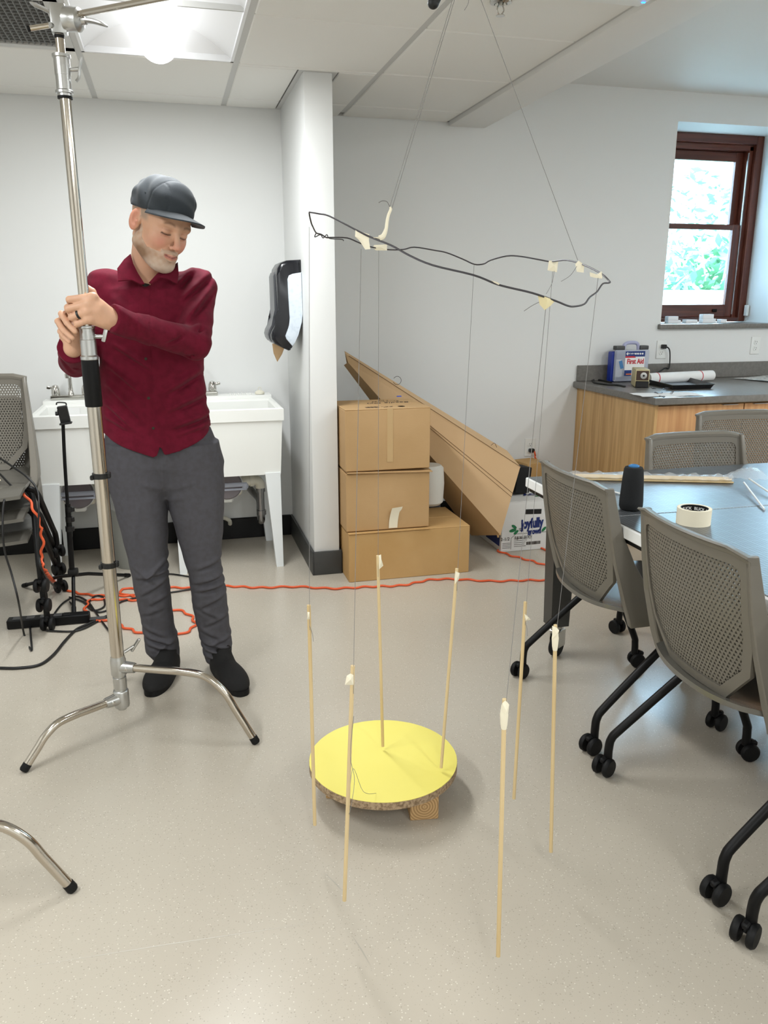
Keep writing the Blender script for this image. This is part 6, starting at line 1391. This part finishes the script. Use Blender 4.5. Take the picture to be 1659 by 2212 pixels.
# ---- trousers
Pa = SDF((-.42, 2.68, .04), (.36, 3.06, 1.0), .0038)
f, lo, hi = loft(legL); Pa.op(f, lo, hi, 0); f, lo, hi = loft(legR); Pa.op(f, lo, hi, .012)
f, lo, hi = loft([(925, 226, 455, 2.875, .10), (960, 224, 468, 2.878, .105), (1000, 230, 476, 2.878, .108), (1040, 262, 450, 2.878, .09), (1065, 300, 410, 2.878, .06)]); Pa.op(f, lo, hi, .02)
S_, (X, Y, Z) = Pa.sl((-1, 0, 0), (1, 9, 9))
disp = np.zeros_like(Pa.A)
def zz_(y): return P(350, y, 2.86).z
KF = [((365, 1205), (300, 1262), 1), ((368, 1232), (288, 1250), 1), ((366, 1248), (300, 1290), .8), ((290, 1225), (340, 1262), .6), ((368, 1285), (318, 1310), .6), ((305, 1320), (360, 1300), .4),
      ((480, 1205), (420, 1228), .8), ((484, 1240), (412, 1262), 1), ((486, 1262), (418, 1278), 1), ((488, 1285), (425, 1318), .8), ((420, 1300), (480, 1330), .5), ((492, 1320), (440, 1345), .6),
      ((312, 1372), (385, 1392), 1), ((318, 1392), (388, 1404), 1), ((310, 1350), (360, 1372), .6), ((386, 1378), (330, 1408), .7), ((432, 1385), (500, 1400), 1), ((438, 1402), (498, 1412), 1), ((500, 1372), (445, 1392), .8), ((425, 1352), (480, 1376), .5), ((446, 1420), (494, 1424), .7)]
for a, b, am in KF:
    Yf = (2.79 if a[1] < 1300 else 2.86) if a[0] < 400 else (2.765 if a[1] < 1300 else 2.825)
    fa, fb = (a[0], a[1], Yf), (b[0], b[1], Yf); disp += fold(P(*fa), P(*fb), .010, .0095*am, Yf+.09)-fold(P(fa[0], fa[1]+8, Yf), P(fb[0], fb[1]+8, Yf), .008, .009*am, Yf+.09)
for a, b, w, am in (((345, 1060, 2.78), (300, 1040, 2.775), .010, .005), ((360, 1062, 2.78), (430, 1035, 2.775), .010, .005), ((362, 1085, 2.77), (410, 1070, 2.765), .010, .004), ((350, 1000, 2.775), (352, 1065, 2.78), .006, .003), ((300, 1090, 2.77), (285, 1200, 2.79), .012, .004), ((465, 1050, 2.77), (472, 1180, 2.77), .012, .003), ((330, 1270, 2.80), (322, 1370, 2.85), .010, .003)):
    disp += fold(P(*a), P(*b), w, am*1.3, 2.88)
disp += .0012*np.sin(X*60+Z*40)*np.sin(Z*35-X*30)
Pa.A = (Pa.A-disp).astype(np.float32)
pv, pq = Pa.mesh()
M['pants'] = mat('grey_twill', (80, 79, 84), .8, spec=.2, noise=(60, (76, 74, 78), .4, .65), bump=(800, .15))
link('trousers', np_mesh('trousers', pv, pq), 'pants', man, 80, label='slim grey trousers')
# ---- shoes
def shoe(heel, toe, label):
    h, t_ = V(heel), V(toe); d = (t_-h)/np.linalg.norm(t_-h); sd_ = V((-d[1], d[0], 0)); Rm = np.array([d, sd_, [0, 0, 1.]])
    F = SDF(np.minimum(h, t_)-V((.08, .08, .02)), np.maximum(h, t_)+V((.08, .08, .14)), .003); L = np.linalg.norm(t_-h)
    def E(u, r, z, k, o=0.): c = h+d*L*u+sd_*o+V((0, 0, z)); F.op(ell(c, r, Rm), c-.2, c+.2, k)
    E(.80, (.078, .048, .046), .026, 0); E(.48, (.10, .043, .050), .034, .03); E(.10, (.055, .036, .050), .034, .03); E(.22, (.062, .038, .046), .066, .02); E(.16, (.048, .037, .03), .098, .015)
    S_, (X, Y, Z) = F.sl((-9, -9, -9), (9, 9, 9)); F.A = np.maximum(F.A, .018-Z).astype(np.float32)
    v_, q_ = F.mesh(); s_ = link('shoe', np_mesh('shoe', v_, q_), mat('black_suede', (22, 21, 21), .9, bump=(500, .3)), man, 60, label=label)
    mb = MB(); ring = []
    for k in range(40):
        a = 2*math.pi*k/40; u = .5+.5*math.cos(a); w = (.037+.012*sm(.3, .85, u))*abs(math.sin(a))**.75*(1 if math.sin(a) > 0 else -1)
        ring.append(h+d*(-.055+(L+.10)*u*.985)+sd_*w)
    mb.ring_sweep([[Vector((p[0], p[1], z_)) for p in ring] for z_ in (.0, .004, .016, .021)]); mb.build('sole', 'rubber', s_)
    mb = MB(); c = h+d*L*.42+V((0, 0, .088))
    for k in range(4): cc = h+d*L*(.34+.085*k)+V((0, 0, .102-.010*k)); mb.tube([cc-sd_*.018+V((0, 0, -.006)), cc+V((0, 0, .004)), cc+sd_*.018+V((0, 0, -.006))], .0024, 6, 4)
    c = h+d*L*.33+V((0, 0, .108))
    for s in (-1, 1): mb.tube([c, c+sd_*s*.016+V((0, 0, .014)), c+sd_*s*.028+V((0, 0, .004)), c+sd_*s*.012], .0022, 6, 5)
    mb.build('laces', 'cord', s_)
shoe((-.076, 2.935, 0), (-.137, 2.755, 0), 'black low shoe on his right foot')
shoe((.098, 2.885, 0), (.162, 2.675, 0), 'black low shoe on his left foot')
for o in list(bpy.data.objects):
    if '_local' in o.keys(): del o['_local']
